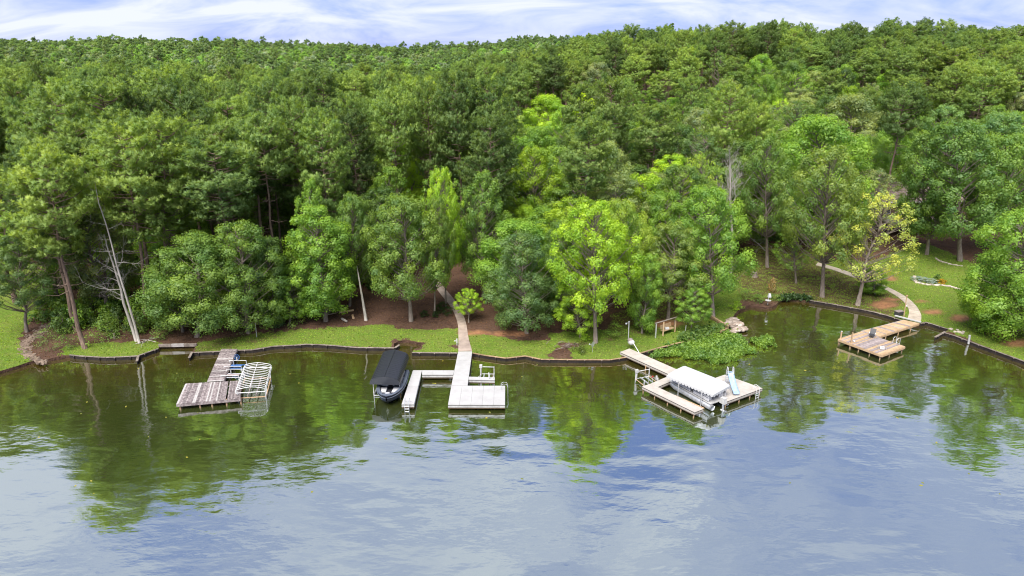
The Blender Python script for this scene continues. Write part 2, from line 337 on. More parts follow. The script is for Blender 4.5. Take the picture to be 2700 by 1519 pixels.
    mm = N(t, 'ShaderNodeMath', operation='MULTIPLY'); LK(t, sp.outputs[1], mm.inputs[0]); LK(t, n1, mm.inputs[1])
    base = mix(t, mm.outputs[0], base, brn)
    base = mix(t, mix(t, sp.outputs[2], (0, 0, 0), (1, 1, 1)), base, mix(t, n3, (0.36, 0.18, 0.09), (0.25, 0.12, 0.065)))
    b = N(t, 'ShaderNodeBsdfPrincipled', i={'Roughness': 0.95, 'Specular IOR Level': 0.1}); LK(t, base, b.inputs['Base Color'])
    bp = N(t, 'ShaderNodeBump', i={'Strength': 0.8, 'Distance': 0.12}); LK(t, n2, bp.inputs['Height']); LK(t, bp.outputs[0], b.inputs['Normal']); LK(t, b.outputs[0], out.inputs[0])
    me.materials.append(m_); me.polygons.foreach_set('use_smooth', [True] * len(me.polygons)); me.update()
    setp(link('ground', me), 'sloping wooded bank with mown lawns and pine straw', kind='structure')
build_ground()

# ------------------------------------------------------------------ water
def build_water():
    xs = np.concatenate([[-3500, -1200, -500, -250, -150], np.arange(-100, 111, 1.25), [150, 250, 500, 1200, 3500]])
    ys = np.concatenate([[-1500, -500, -200, -80, -20], np.arange(0, 112, 1.25)])
    X, Y = np.meshgrid(xs, ys); nx, ny = len(xs), len(ys)
    d = sdist(X.ravel(), Y.ravel()); ins = inside(X.ravel(), Y.ravel(), POLY)
    shal = np.where(ins, 1.0, np.exp(-(d / 7.5) ** 1.3))
    T = np.column_stack([X.ravel(), Y.ravel(), np.zeros(nx * ny)])
    F = [(j * nx + i, j * nx + i + 1, (j + 1) * nx + i + 1, (j + 1) * nx + i) for j in range(ny - 1) for i in range(nx - 1)]
    me = bpy.data.meshes.new('lake_water'); me.from_pydata(T.tolist(), [], F)
    at = me.attributes.new('shallow', 'FLOAT', 'POINT'); at.data.foreach_set('value', shal)
    m, t, out = new_mat('water'); a = N(t, 'ShaderNodeAttribute', attribute_name='shallow')
    n1 = noise(t, 0.07, 3, coord='P'); n2 = noise(t, 0.5, 4, coord='P')
    deep = mix(t, n1, (0.040, 0.058, 0.012), (0.052, 0.068, 0.016)); sh = mix(t, n2, (0.065, 0.056, 0.010), (0.095, 0.068, 0.014))
    body = mix(t, a.outputs['Fac'], deep, sh)
    # wind ripples: patches of fine crossing wavelets over a slow swell
    g = N(t, 'ShaderNodeNewGeometry')
    def wav(scale, det, st, rot, w):
        mp = N(t, 'ShaderNodeMapping'); mp.inputs['Scale'].default_value = st; mp.inputs['Rotation'].default_value = (0, 0, R(rot)); LK(t, g.outputs['Position'], mp.inputs[0])
        n = N(t, 'ShaderNodeTexNoise', i={'Scale': scale, 'Detail': det, 'Roughness': 0.45}); LK(t, mp.outputs[0], n.inputs['Vector'])
        mu = N(t, 'ShaderNodeMath', operation='MULTIPLY', i={1: w}); LK(t, n.outputs[0], mu.inputs[0]); return mu.outputs[0]
    w1 = wav(0.8, 2, (0.55, 1.25, 1), 14, 0.027); w2 = wav(2.6, 3, (0.6, 1.3, 1), -18, 0.008); w3 = wav(0.16, 2, (1, 1.5, 1), 5, 0.13)
    patch = noise(t, 0.045, 3, coord='P', lo=0.40, hi=0.62, dist=0.5, stretch=(0.7, 1.4, 1)); pm = N(t, 'ShaderNodeMapRange', i={3: 0.35, 4: 1.25}); LK(t, patch, pm.inputs[0])
    ad = N(t, 'ShaderNodeMath', operation='ADD'); LK(t, w1, ad.inputs[0]); LK(t, w2, ad.inputs[1])
    mu = N(t, 'ShaderNodeMath', operation='MULTIPLY'); LK(t, ad.outputs[0], mu.inputs[0]); LK(t, pm.outputs[0], mu.inputs[1])
    ad2 = N(t, 'ShaderNodeMath', operation='ADD'); LK(t, mu.outputs[0], ad2.inputs[0]); LK(t, w3, ad2.inputs[1])
    bp = N(t, 'ShaderNodeBump', i={'Strength': 1.0, 'Distance': 1.0}); LK(t, ad2.outputs[0], bp.inputs['Height'])
    df = N(t, 'ShaderNodeBsdfDiffuse'); LK(t, body, df.inputs[0])
    gl = N(t, 'ShaderNodeBsdfGlossy', i={'Roughness': 0.04}); gl.inputs[0].default_value = (0.88, 0.93, 0.97, 1); LK(t, bp.outputs[0], gl.inputs['Normal'])
    fr = N(t, 'ShaderNodeFresnel', i={'IOR': 1.7}); LK(t, bp.outputs[0], fr.inputs['Normal'])
    mr = N(t, 'ShaderNodeMapRange', i={1: 0.05, 2: 0.45, 3: 0.53, 4: 0.80}); LK(t, fr.outputs[0], mr.inputs[0])
    ms = N(t, 'ShaderNodeMixShader'); LK(t, mr.outputs[0], ms.inputs[0]); LK(t, df.outputs[0], ms.inputs[1]); LK(t, gl.outputs[0], ms.inputs[2]); LK(t, ms.outputs[0], out.inputs[0])
    me.materials.append(m); me.polygons.foreach_set('use_smooth', [True] * len(me.polygons))
    setp(link('lake_water', me), 'calm green lake reflecting the sky and trees', kind='structure')
build_water()
# ------------------------------------------------------------------ foliage meshes (numpy)
NORM = {}
def np_mesh(name, V, F, mat, var=None, nor=None):
    if nor is not None:     # wind each small face so that it looks the way its clump swells
        V = np.asarray(V, float); F = np.array(F); fn = np.cross(V[F[:, 1]] - V[F[:, 0]], V[F[:, 2]] - V[F[:, 0]]); fl = (fn * nor[F[:, 0]]).sum(1) < 0; F[fl] = F[fl][:, ::-1]
    me = bpy.data.meshes.new(name); V = np.asarray(V, np.float32); F = np.asarray(F, np.int32); k = F.shape[1]
    me.vertices.add(len(V)); me.vertices.foreach_set('co', V.ravel())
    me.loops.add(F.size); me.loops.foreach_set('vertex_index', F.ravel())
    me.polygons.add(len(F)); me.polygons.foreach_set('loop_start', np.arange(0, F.size, k, dtype=np.int32)); me.polygons.foreach_set('loop_total', np.full(len(F), k, np.int32))
    if var is not None:
        a = me.attributes.new('var', 'FLOAT', 'POINT'); a.data.foreach_set('value', np.asarray(var, np.float32))
    me.materials.append(M[mat]); me.update(calc_edges=True)
    if nor is not None: me.normals_split_custom_set_from_vertices(nor.tolist()); NORM[me.name] = nor
    return me
def nrm(a): return a / np.maximum(np.linalg.norm(a, axis=1, keepdims=True), 1e-6)
def leaf_quads(C, Nn, size, g):
    n = len(C); a = nrm(np.cross(Nn, g.normal(size=(n, 3)))); b = np.cross(Nn, a); s = size[:, None]
    l = s * g.uniform(.75, 1.25, (n, 1)); w = s * g.uniform(.45, .8, (n, 1)); droop = Nn * s * -0.18
    V = np.stack([C - a * l * .55 + droop, C - b * w * .55, C + a * l * .55 + droop, C + b * w * .55], 1).reshape(-1, 3)
    F = np.arange(4 * n).reshape(n, 4); return V, F
def broadleaf(seed, H=15.0, Rr=5.2, base=0.25, nl=66, per=640, leaf=0.205, clump=(0.62, 1.25), shape=0.85, squash=0.92, sparse=1.0):
    g = np.random.default_rng(seed); mb = MB()
    bend = [Vector((0, 0, -0.6))]
    for i in range(1, 8): bend.append(Vector((g.normal() * .10 * i ** .5, g.normal() * .10 * i ** .5, H * .86 * i / 7)))
    tr = H * 0.0145 + 0.03
    mb.tube(bend, [tr * 1.35] + [tr * (1 - .11 * i) for i in range(1, 8)], 7)
    cs, rs = [], []
    for i in range(nl):
        t = (i + .5) / nl; t = min(.98, max(.02, t ** .9 + g.normal() * .03)); zc = H * (base + (1 - base) * t)
        env = Rr * (math.sin(math.pi * min(1, (t * .80 + .16)) ** shape) ** .6)
        an = i * 2.399 + g.normal() * .45; rr = max(0, env - .45 * g.uniform(*clump)) * math.sqrt(g.uniform(.10, 1.0)) * 1.04
        cr = g.uniform(*clump) * (1 - .35 * t)
        zc = min(zc, H - cr * .6)
        cs.append((rr * math.cos(an), rr * math.sin(an), zc)); rs.append(cr)
    for c, cr in zip(cs, rs):
        c = Vector(c); r = math.hypot(c.x, c.y); z0 = max(H * base * .7, c.z - r * .75 - .5); k = min(6, int(z0 / (H * .86) * 7)); f = z0 / (H * .86) * 7 - k
        s0 = bend[k].lerp(bend[k + 1], f); mid = s0.lerp(c, .55) + Vector((g.normal() * .2, g.normal() * .2, -r * .08))
        mb.tube([s0, mid, c], [tr * .26, tr * .15, tr * .05], 4, caps=False)
    C, Nn, Sz, Va, Sh = [], [], [], [], []
    for c, cr in zip(cs, rs):
        n = int(per * (cr / 1.3) ** 2 * sparse); d = nrm(g.normal(size=(n, 3)) + np.array([c[0] * .10, c[1] * .10, .16]))
        # each clump is itself lumpy: leaves gather on small sub-sprays
        sub = nrm(g.normal(size=(9, 3)) + np.array([0, 0, .35])); pick = sub[g.integers(0, 9, n)]; d = nrm(d + pick * .45)
        rad = cr * (g.uniform(.4, 1.28, (n, 1))); p = d * rad * np.array([1, 1, squash]) + np.array(c)
        Sh.append(nrm(d * .9 + nrm(np.array([[c[0], c[1], (c[2] - H * .55) * .6]])) * .35 + np.array([0, 0, .15]))); C.append(p); Nn.append(nrm(d + g.normal(size=(n, 3)) * .42 + np.array([0, 0, .35]))); Sz.append(leaf * g.uniform(.7, 1.3, n)); Va.append(np.clip(g.normal(.38 + g.normal() * .16, .17, n), 0, 1))
    Nn = np.vstack(Nn); V, F = leaf_quads(np.vstack(C), Nn, np.concatenate(Sz), g); nor = np.repeat(nrm(np.vstack(Sh) * .75 + Nn * .45), 4, 0)
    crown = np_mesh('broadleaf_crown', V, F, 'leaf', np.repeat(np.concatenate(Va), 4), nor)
    return mb.mesh('broadleaf_trunk', 'bark_grey', smooth=True), crown, H, Rr
def tufts(C, r, g, per=24, wid=0.10, up=0.6):
    n = len(C); c = np.repeat(C, per, 0); rr = np.repeat(r, per)[:, None]
    d = nrm(g.normal(size=(n * per, 3)) + np.array([0, 0, up])); a = nrm(np.cross(d, g.normal(size=d.shape)))
    L = rr * g.uniform(.7, 1.15, (n * per, 1)); w = wid * g.uniform(.7, 1.3, (n * per, 1))
    s = c + d * rr * .12; V = np.stack([s + d * L * .35 - a * w, s + d * L, s + d * L * .35 + a * w, s], 1).reshape(-1, 3)
    return V, np.arange(4 * n * per).reshape(-1, 4), d
def pine(seed, H=21.0, Rr=3.3, base=0.5, nb=66, per=22, tr_=0.38, dead=8, nt_=26, wid=0.042):
    g = np.random.default_rng(seed); mb = MB(); bend = [Vector((0, 0, -.6))]; w = g.normal(size=2) * .5
    for i in range(1, 9): bend.append(Vector((w[0] * math.sin(i * .6) * .4 + g.normal() * .07, w[1] * math.sin(i * .5) * .4 + g.normal() * .07, H * .97 * i / 8)))
    tr = H * .0105 + .03; mb.tube(bend, [tr * 1.3] + [tr * (1 - .1 * i) for i in range(1, 9)], 7)
    C, rs, Va = [], [], []
    for i in range(nb + dead):
        dd = i >= nb; t = (i + .5) / nb if not dd else 0; z0 = H * (base + (1 - base) * min(.96, t + g.normal() * .02)) if not dd else H * g.uniform(base * .62, base)
        env = Rr * (math.sqrt(max(.03, 1 - (max(0, t - .3) / .74) ** 2)) if t > .3 else .62 + 1.2 * t) * g.uniform(.62, 1.1)
        if dd: env = Rr * g.uniform(.3, .6)
        an = i * 2.399 + g.normal() * .5; k = min(7, int(z0 / (H * .97) * 8)); s0 = bend[k].lerp(bend[k + 1], z0 / (H * .97) * 8 - k)
        rise = env * (g.uniform(-.05, .35) + .5 * t); tip = s0 + Vector((math.cos(an) * env, math.sin(an) * env, rise)); mid = s0.lerp(tip, .5) + Vector((0, 0, -.12 * env))
        mb.tube([s0, mid, tip], [tr * .26, tr * .16, tr * .05], 4, caps=False)
        if dd: continue
        m = max(3, int(nt_ * env / Rr + .5)); vv = np.clip(g.normal(.42, .12), 0, 1)
        for j in range(m):
            f = 1 - (j / m) ** 1.1 * .62; side = g.normal() * .30 * env * (1 - abs(f - .7)); q = s0.lerp(tip, f) if f > .5 else mid.lerp(tip, f)
            C.append((q.x - math.sin(an) * side, q.y + math.cos(an) * side, q.z + g.uniform(-.1, .75))); rs.append(tr_ * g.uniform(.8, 1.35)); Va.append(vv + g.normal() * .1)
    for j in range(5): C.append((bend[-1].x + g.normal() * .45, bend[-1].y + g.normal() * .45, H * g.uniform(.95, 1.0))); rs.append(tr_ * 1.2); Va.append(.5)
    CC = np.array(C); V, F, dd = tufts(CC, np.array(rs), g, per, wid); ax = nrm((CC - np.array([0, 0, H * (base + .35 * (1 - base))])) * np.array([1, 1, .8]))
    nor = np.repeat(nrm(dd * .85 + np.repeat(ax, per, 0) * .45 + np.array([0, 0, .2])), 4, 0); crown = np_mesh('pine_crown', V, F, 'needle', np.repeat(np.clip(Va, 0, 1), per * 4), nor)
    return mb.mesh('pine_trunk', 'bark_pine', smooth=True), crown, H, Rr
BL = [broadleaf(1, nl=105), broadleaf(2, base=.12, nl=125, shape=.95), broadleaf(3, Rr=4.6, base=.2, clump=(.5, 1.05), nl=130), broadleaf(4, base=.30, nl=95, squash=.7),
      broadleaf(5, Rr=4.2, base=.1, nl=115, shape=1.1), broadleaf(6, base=.2, nl=90, clump=(.8, 1.45)), broadleaf(7, H=15, Rr=5.6, base=.34, nl=125, clump=(.55, 1.0)), broadleaf(8, Rr=4.8, base=.3, nl=110, clump=(.42, .85), per=420, sparse=.8)]
PN = [pine(21, Rr=4.2), pine(22, base=.42, nb=74, Rr=4.4), pine(23, base=.6, nb=54, Rr=3.9), pine(24, base=.48, Rr=4.7), pine(25, base=.70, nb=44, Rr=3.9), pine(26, base=.35, nb=80, Rr=4.3)]

def place(kind, v, base, H, rad, tint, label, group=None, rz=None, lean=(0, 0), name=None, cat='tree', zs=1.0):
    tm, cm, h0, r0 = (PN if kind == 'pine' else BL)[v % (6 if kind == 'pine' else 8)]
    e = empty(name or ('pine_tree' if kind == 'pine' else 'broadleaf_tree'), base, label, cat, group)
    e.rotation_euler = (lean[1], lean[0], rng.uniform(0, 6.28) if rz is None else rz) if lean == (0, 0) else (0, lean[0], 0)
    e.scale = (rad / r0, rad / r0, H / h0)
    t = link('trunk', tm, e); c = link('crown', cm, e); c['tint'] = tint
    return e
# ------------------------------------------------------------------ palette (base colours of the leaves)
TN = {'deep': (0.138, 0.234, 0.058), 'mid': (0.204, 0.324, 0.070), 'fresh': (0.264, 0.432, 0.070), 'bright': (0.384, 0.564, 0.054), 'olive': (0.282, 0.354, 0.132),
      'bluish': (0.174, 0.282, 0.096), 'pine': (0.214, 0.322, 0.089), 'pinedark': (0.150, 0.240, 0.074), 'pinelight': (0.278, 0.396, 0.098), 'yellow': (0.600, 0.624, 0.156), 'sage': (0.336, 0.408, 0.192)}
def hero(kind, v, bx, by, tx, ty, rpx, tint, label, name=None, disp=True, cat='tree', group=None, h=None):
    k = K if disp else 1.0
    b = G(bx * k, by * k); top = Pat(tx * k, ty * k, b.y); H = h or max(2.0, top.z - b.z)
    dep = b.y * cp + (CAM_H - (b.z + H * .6)) * sp_; rad = rpx * k * dep / FPX * 1.12
    tn = TN[tint] if isinstance(tint, str) else tint; lx = math.atan2(top.x - b.x, H)
    return place(kind, v, b, H, rad, tn, label, group, None, (lx, 0) if abs(lx) > .02 else (0, 0), name, cat)
HEROES = [
 ('bl', 3, 68, 835, 38, 590, 78, 'pinedark', 'small dark tree leaning left over the mown lawn'),
 ('pine', 0, 215, 876, 112, 392, 88, 'pinelight', 'tall thin pine at the water edge leaning left, blaze on its foot'),
 ('pine', 3, 368, 822, 318, 340, 100, 'pinelight', 'tall pine standing just behind the two dead trunks'),
 ('pine', 1, 440, 800, 395, 318, 92, 'pinelight', 'full pine with limbs bare on one side, right of the two dead trunks'),
 ('pine', 0, 560, 745, 530, 330, 80, 'pine', 'pine rising behind the dark leafy tree by the grey dock'),
 ('pine', 5, 40, 760, 8, 430, 95, 'pinelight', 'pine at the left edge above the mown lawn'),
 ('pine', 3, 170, 720, 150, 250, 90, 'pine', 'broad pine behind the left lawn'),
 ('pine', 1, 290, 700, 250, 228, 95, 'pine', 'broad pine above the dead trunks'),
 ('bl', 5, 495, 848, 500, 590, 110, 'mid', 'leafy tree on a pale trunk beside the timber-edged mulch bed'),
 ('bl', 1, 460, 835, 430, 640, 70, 'deep', 'dark green tree hanging low over the timber-edged mulch bed'),
 ('bl', 1, 625, 838, 600, 560, 95, 'mid', 'rounded dark tree behind the grey plank dock'),
 ('bl', 4, 690, 815, 672, 600, 62, 'deep', 'narrow deep green tree behind the thin white pole'),
 ('bl', 2, 728, 815, 738, 670, 42, 'fresh', 'small bright tree on a straight pale trunk left of the tall snag'),
 ('bl', 4, 820, 808, 790, 520, 84, 'fresh', 'bright drooping tree left of the tall snag'),
 ('bl', 2, 800, 775, 778, 456, 48, 'fresh', 'slim bright treetop rising over the drooping bright tree'),
 ('bl', 0, 880, 770, 890, 490, 62, 'mid', 'mid green tree behind the top of the tall snag'),
 ('bl', 0, 1034, 808, 1010, 495, 100, (0.228, 0.342, 0.073), 'big round tree on one straight grey trunk above the black boat canopy'),
 ('bl', 6, 1093, 796, 1100, 500, 46, (0.218, 0.330, 0.065), 'slender tree on a thin pale trunk left of the concrete path'),
 ('bl', 6, 1122, 770, 1112, 428, 52, 'bright', 'pale yellow green treetop above the concrete path'),
 ('bl', 2, 1215, 745, 1217, 436, 68, (0.218, 0.352, 0.073), 'tall pointed tree right of the concrete path'),
 ('bl', 1, 1325, 838, 1305, 588, 88, 'bluish', 'dark dense tree with a short trunk right of the concrete path'),
 ('bl', 0, 1420, 800, 1410, 560, 60, 'mid', 'tree half hidden between the dark dense tree and the big bright tree'),
 ('bl', 6, 1498, 862, 1492, 512, 112, 'bright', 'big bright yellow green tree beside the satellite dish'),
 ('bl', 2, 1460, 850, 1440, 690, 55, 'bright', 'low yellow green tree leaning on the big bright tree'),
 ('bl', 0, 1600, 815, 1560, 500, 70, (0.337, 0.461, 0.073), 'pale green tree right behind the big bright tree'),
 ('bl', 4, 1615, 838, 1636, 642, 42, 'fresh', 'rounded low tree behind the lamp pole'),
 ('bl', 3, 1680, 803, 1700, 560, 82, (0.259, 0.352, 0.080), 'leafy tree over the wooden swing'),
 ('bl', 3, 1738, 838, 1750, 725, 42, 'fresh', 'small tree with low boughs right of the wooden swing'),
 ('bl', 0, 1793, 796, 1780, 470, 98, 'fresh', 'tall spreading tree on a pale trunk above the weed bed'),
 ('bl', 7, 1772, 700, 1762, 385, 60, (0.360, 0.504, 0.084), 'yellowing thin treetop left of the bare grey tree'),
 ('bl', 6, 1930, 672, 1925, 340, 84, 'mid', 'tree with a leaning black trunk above the little cove'),
 ('bl', 7, 2003, 712, 2000, 560, 48, 'fresh', 'small light tree on the brown slope above the cove'),
 ('bl', 6, 2068, 747, 2085, 372, 112, (0.246, 0.342, 0.080), 'large airy tree with a grey trunk at the cove wall'),
 ('bl', 7, 2158, 768, 2232, 486, 92, (0.54, 0.60, 0.16), 'yellow leaved tree leaning right beside the curved dock path'),
 ('bl', 4, 2202, 740, 2190, 670, 34, 'fresh', 'sapling with a black trunk under the yellow leaved tree'),
 ('bl', 0, 2415, 656, 2405, 300, 112, (0.181, 0.307, 0.073), 'large dark tree with a forked pale trunk before the brown house'),
 ('bl', 2, 2330, 640, 2330, 330, 70, 'mid', 'tall leafy tree left of the deck posts of the brown house'),
 ('bl', 1, 2590, 850, 2560, 520, 125, 'fresh', 'huge light green tree filling the right edge beside the lawn'),
 ('bl', 1, 2530, 830, 2520, 660, 82, 'fresh', 'low spreading light green tree over the clay slope at the right edge'),
 ('bl', 0, 2540, 640, 2530, 330, 95, (0.233, 0.374, 0.080), 'tall green tree behind the flower bed at the right edge'),
 ('bl', 5, 1330, 690, 1325, 520, 48, 'bright', 'yellow green tree wedged behind the dark dense tree'),
 ('bl', 5, 1000, 600, 998, 348, 66, 'bright', 'bright green tree among the pines above the black canopy'),
 ('bl', 5, 1385, 420, 1375, 240, 72, 'bright', 'broad yellow green tree below the tall pine trunks'),
 ('bl', 4, 1462, 420, 1465, 236, 40, (0.541, 0.703, 0.032), 'pointed vivid lime tree below the tall pine trunks'),
 ('bl', 4, 1620, 470, 1617, 302, 44, 'bright', 'pointed lime tree halfway up the slope above the bright shore tree'),
 ('bl', 5, 1395, 600, 1392, 395, 46, 'fresh', 'bright tipped tree behind the pale green shore trees'),
 ('bl', 3, 190, 700, 215, 490, 60, 'fresh', 'bright leafy tree behind the tall dead trunk'),
 ('bl', 5, 2060, 620, 2060, 292, 120, 'fresh', 'very broad bright crown above the large airy cove tree'),
 ('bl', 5, 2140, 480, 2140, 238, 88, 'olive', 'wide olive green crown below the far pines'),
 ('bl', 0, 2290, 420, 2250, 212, 62, 'fresh', 'bright crown on the slope above the brown house roof'),
]
for q in HEROES: hero(q[0], q[1], q[2], q[3], q[4], q[5], q[6], q[7], q[8])
HB = np.array([list(G(q[2] * K, q[3] * K))[:2] for q in HEROES] + [list(G(a * K, b * K))[:2] for a, b in ((1840, 690), (1850, 705), (1830, 715), (1845, 730), (1150, 740), (1130, 720))])

# ------------------------------------------------------------------ the wood behind: one list of places, nearest and largest become single trees
NOGO = [px_poly([(-500, 1200), (-500, 715), (60, 710), (150, 700), (150, 790), (100, 850), (120, 960)]),
        px_poly([(150, 960), (160, 905), (430, 890), (500, 900), (700, 872), (880, 850), (900, 790), (980, 770), (1100, 700), (1260, 700), (1300, 800), (1470, 840), (1650, 790), (1860, 745), (1900, 640), (2090, 640), (2160, 640), (2300, 660), (2380, 500), (2700, 600), (2860, 760), (2860, 1100), (2000, 1100)]),
        px_poly([(2330, 700), (2330, 480), (2380, 420), (2440, 440), (2480, 560), (2600, 640)])]
def scatter():
    g = np.random.default_rng(5); pts = []
    cell = {}
    def ok(x, y, r):
        i, j = int(x // 6), int(y // 6)
        for a in range(-2, 3):
            for b in range(-2, 3):
                for q in cell.get((i + a, j + b), ()):
                    if (q[0] - x) ** 2 + (q[1] - y) ** 2 < r * r: return False
        return True
    for x, y in HB: cell.setdefault((int(x // 6), int(y // 6)), []).append((x, y))
    N_ = 16000; Y = np.sqrt(g.uniform(74 ** 2, 330 ** 2, N_)); X = Y * g.uniform(-.86, .86, N_)
    o = np.argsort(Y); X, Y = X[o], Y[o]; sd = sdist(X, Y); ins = inside(X, Y, POLY); Z = hgt(X, Y); u, v = proj(X, Y, Z)
    bad = ~ins | (sd < 5)
    for p in NOGO: bad |= inside(u, v, p)
    for x, y, z, b in zip(X, Y, Z, bad):
        if b: continue
        r = 5.2 if y < 120 else 6.2 if y < 230 else 7.0
        if not ok(x, y, r): continue
        cell.setdefault((int(x // 6), int(y // 6)), []).append((x, y)); pts.append((x, y, z))
    out = []
    for x, y, z in pts:
        cx, cy = proj(x, y, z + 13); cx, cy = float(cx) / K, float(cy) / K; w = x / y
        if cy < 175 + 25 * (cx > 2300): pp = .86
        elif cx < 950: pp = .92 if cy < 480 else .45
        elif cx < 1330: pp = .82 if cy < 400 else .4
        elif cx > 2250: pp = .75 if cy < 290 else .12
        else: pp = .55 if cy < 200 else .10
        band = 1150 < cx < 1800
        if band and 150 < y < 196: pp = .08
        if band and 198 < y < 240: pp = 1.1
        if g.random() < pp:
            H = (g.uniform(21, 27) if y < 125 else g.uniform(17, 23)) + (2.2 if g.random() < .14 and y > 190 else 0) - (3 if y > 235 and w < .1 else 0) * (.93 if y > 200 else 1) ; kind = 'pine'; v = int(g.integers(0, 6)) if y < 170 else int(g.choice([0, 2, 4, 3])); rad = g.uniform(3.4, 5.2)
            if band and 198 < y < 240: v = int(g.choice([4, 2, 4, 0])); H = g.uniform(17, 22.5); rad = g.uniform(2.8, 3.8)
            t = ['pine', 'pinedark', 'pinelight'][int(g.choice(3, p=[.5, .27, .23]))]
        else:
            H = g.uniform(11.5, 19); kind = 'bl'; v = int(g.integers(0, 8)); rad = g.uniform(4.2, 6.9)
            if cx < 950: H *= .85
            if band and 150 < y < 196: H = g.uniform(9, 13)
            t = ['mid', 'deep', 'fresh', 'bright', 'olive', 'bluish', 'sage'][int(g.choice(7, p=[.24, .12, .27, .09, .12, .06, .10]))]
        out.append((kind, v, x, y, z - .1, H, rad, t, g.uniform(0, 6.28), float(np.clip(g.normal(1, .15), .7, 1.35)), cx, cy))
    return out
SC = scatter()
#SELECT
import os
VIS = None
LAND = [(0, 150, 'above the left lawn'), (150, 420, 'above the dead trunks'), (420, 690, 'above the grey dock'), (690, 900, 'above the tall snag'),
        (900, 1100, 'above the black canopy'), (1100, 1290, 'above the white dock'), (1290, 1430, 'above the dense tree'), (1430, 1600, 'above the satellite dish'),
        (1600, 1780, 'above the wooden swing'), (1780, 1960, 'above the bare tree'), (1960, 2140, 'above the cove wall'), (2140, 2330, 'above the yellow tree'), (2330, 2460, 'above the brown house'), (2460, 2700, 'above the flower bed')]
ROW = [(0, 130, 'on the skyline'), (130, 200, 'just under the skyline'), (200, 290, 'high on the slope'), (290, 390, 'midway up the slope'), (390, 500, 'low on the slope'), (500, 2000, 'behind the shore trees')]
TNW = {'pine': 'green pine', 'pinedark': 'dark pine', 'pinelight': 'pale pine', 'mid': 'green broadleaf', 'deep': 'dark broadleaf', 'fresh': 'fresh broadleaf', 'bright': 'lime broadleaf',
       'olive': 'olive broadleaf', 'bluish': 'bluish broadleaf', 'sage': 'sage broadleaf'}
def tnt(t, f): return (TN[t][0] * f, TN[t][1] * f, TN[t][2] * f)
VIS = [0,1,2,3,4,5,6,7,8,9,10,11,12,13,14,15,16,17,18,19,20,21,23,24,25,26,27,28,29,31,32,33,34,35,37,38,39,40,41,42,44,45,46,47,48,49,51,52,53,54,55,57,58,59,60,62,64,65,66,67,68,70,71,75,76,77,78,80,81,82,83,84,85,86,87,88,90,91,92,93,94,95,99,101,102,103,104,105,107,109,110,112,114,115,116,119,120,125,126,127,128,129,132,134,137,138,140,146,147,148,149,151,152,157,159,161,162,165,167,168,171,177,178,180,181,184,185,188,195,196,202,203,204,205,206,215,216,218,219,229,230,231,233,234,235,238,239,240,244,245,246,247,248,250,256,257,266,270,272,279,281,283,286,287,289,292,293,295,301,302,304,307,308,309,310,313,315,321,322,324,325,327,328,330,331,335,336,337,338,342,344,345,346,348,351,356,357,358,359,361,366,367,369,370,372,375,380,381,384,386,387,388,396,397,406,407,408,409,410,411,412,417,419,420,427,432,436,438,439,442,443,445,447,451,452,453,457,460,463,467,470,472,473,476,479,481,485,488,489,491,492,494,496,497,500,504,505,506,507,509,510,513,514,516,517,523,524,525,527,531,532,533,535,539,540,542,543,544,546,547,548,549,551,552,554,555,557,558,562,563,564,565,567,569,570,571,572,573,576,580,582,585,586,590,597,598,599,600,601,602,604,606,608,612,614,616,617,618,619,622,627,631,634,636,639,640,641,643,645,646,648,650,652,658,661,663,667,676,679,680,681,683,684,686,688,689,693,694,697,698,703,709,710,711,713,714,723,730,731,735,738,739,741,746,747,750,755,763,764,770,774,776,779,783,784,789,793,794,798,805,821,824,853,857,866,888,896,901,902,918,925,946,948,954,961,983,1009,1061,1070,1179,1206,1221,1222,1241,1281,1366,1368,1421,1433,1446]
if VIS is None or os.environ.get('CENSUS'): single = list(range(len(SC))) if os.environ.get('CENSUS') else [i for i, s in enumerate(SC) if s[3] < 165][:560]; gone = set()
else: single = VIS; gone = set()
sset = set(single); lab = {}
for i in single:
    s = SC[i]; cx, cy = s[10], s[11]
    a = next((l[2] for l in LAND if l[0] <= cx < l[1]), 'beyond the left lawn' if cx < 0 else 'beyond the flower bed'); b = next(r[2] for r in ROW if r[0] <= cy < r[1] or cy < 0)
    tall = 'small ' if s[5] * s[6] < 52 else 'tall ' if s[5] > 20.5 else 'broad ' if s[6] > 4.7 else ''
    lab.setdefault(tall + TNW[s[7]] + ' ' + b + ' ' + a, []).append((cx, i))
LBL = {}
NUM = ['', '', 'two', 'three', 'four', 'five', 'six', 'seven', 'eight', 'nine', 'ten', 'eleven', 'twelve', 'thirteen', 'fourteen', 'fifteen', 'sixteen']
ORD = ['first', 'second', 'third', 'fourth', 'fifth', 'sixth', 'seventh', 'eighth', 'ninth', 'tenth', 'eleventh', 'twelfth', 'thirteenth', 'fourteenth', 'fifteenth', 'sixteenth']
for k, L in lab.items():
    L.sort()
    for n, (cx, i) in enumerate(L): LBL[i] = k if len(L) == 1 else k + ', ' + ORD[min(n, 15)] + ' of ' + NUM[min(len(L), 16)] + ' from left'
for i in single:
    kind, v, x, y, z, H, rad, t, rz, f, cx, cy = SC[i]
    place(kind, v, (x, y, z), H, rad, tnt(t, f), LBL[i], 'pines of the wooded slope' if kind == 'pine' else 'leafy trees of the wooded slope', rz)

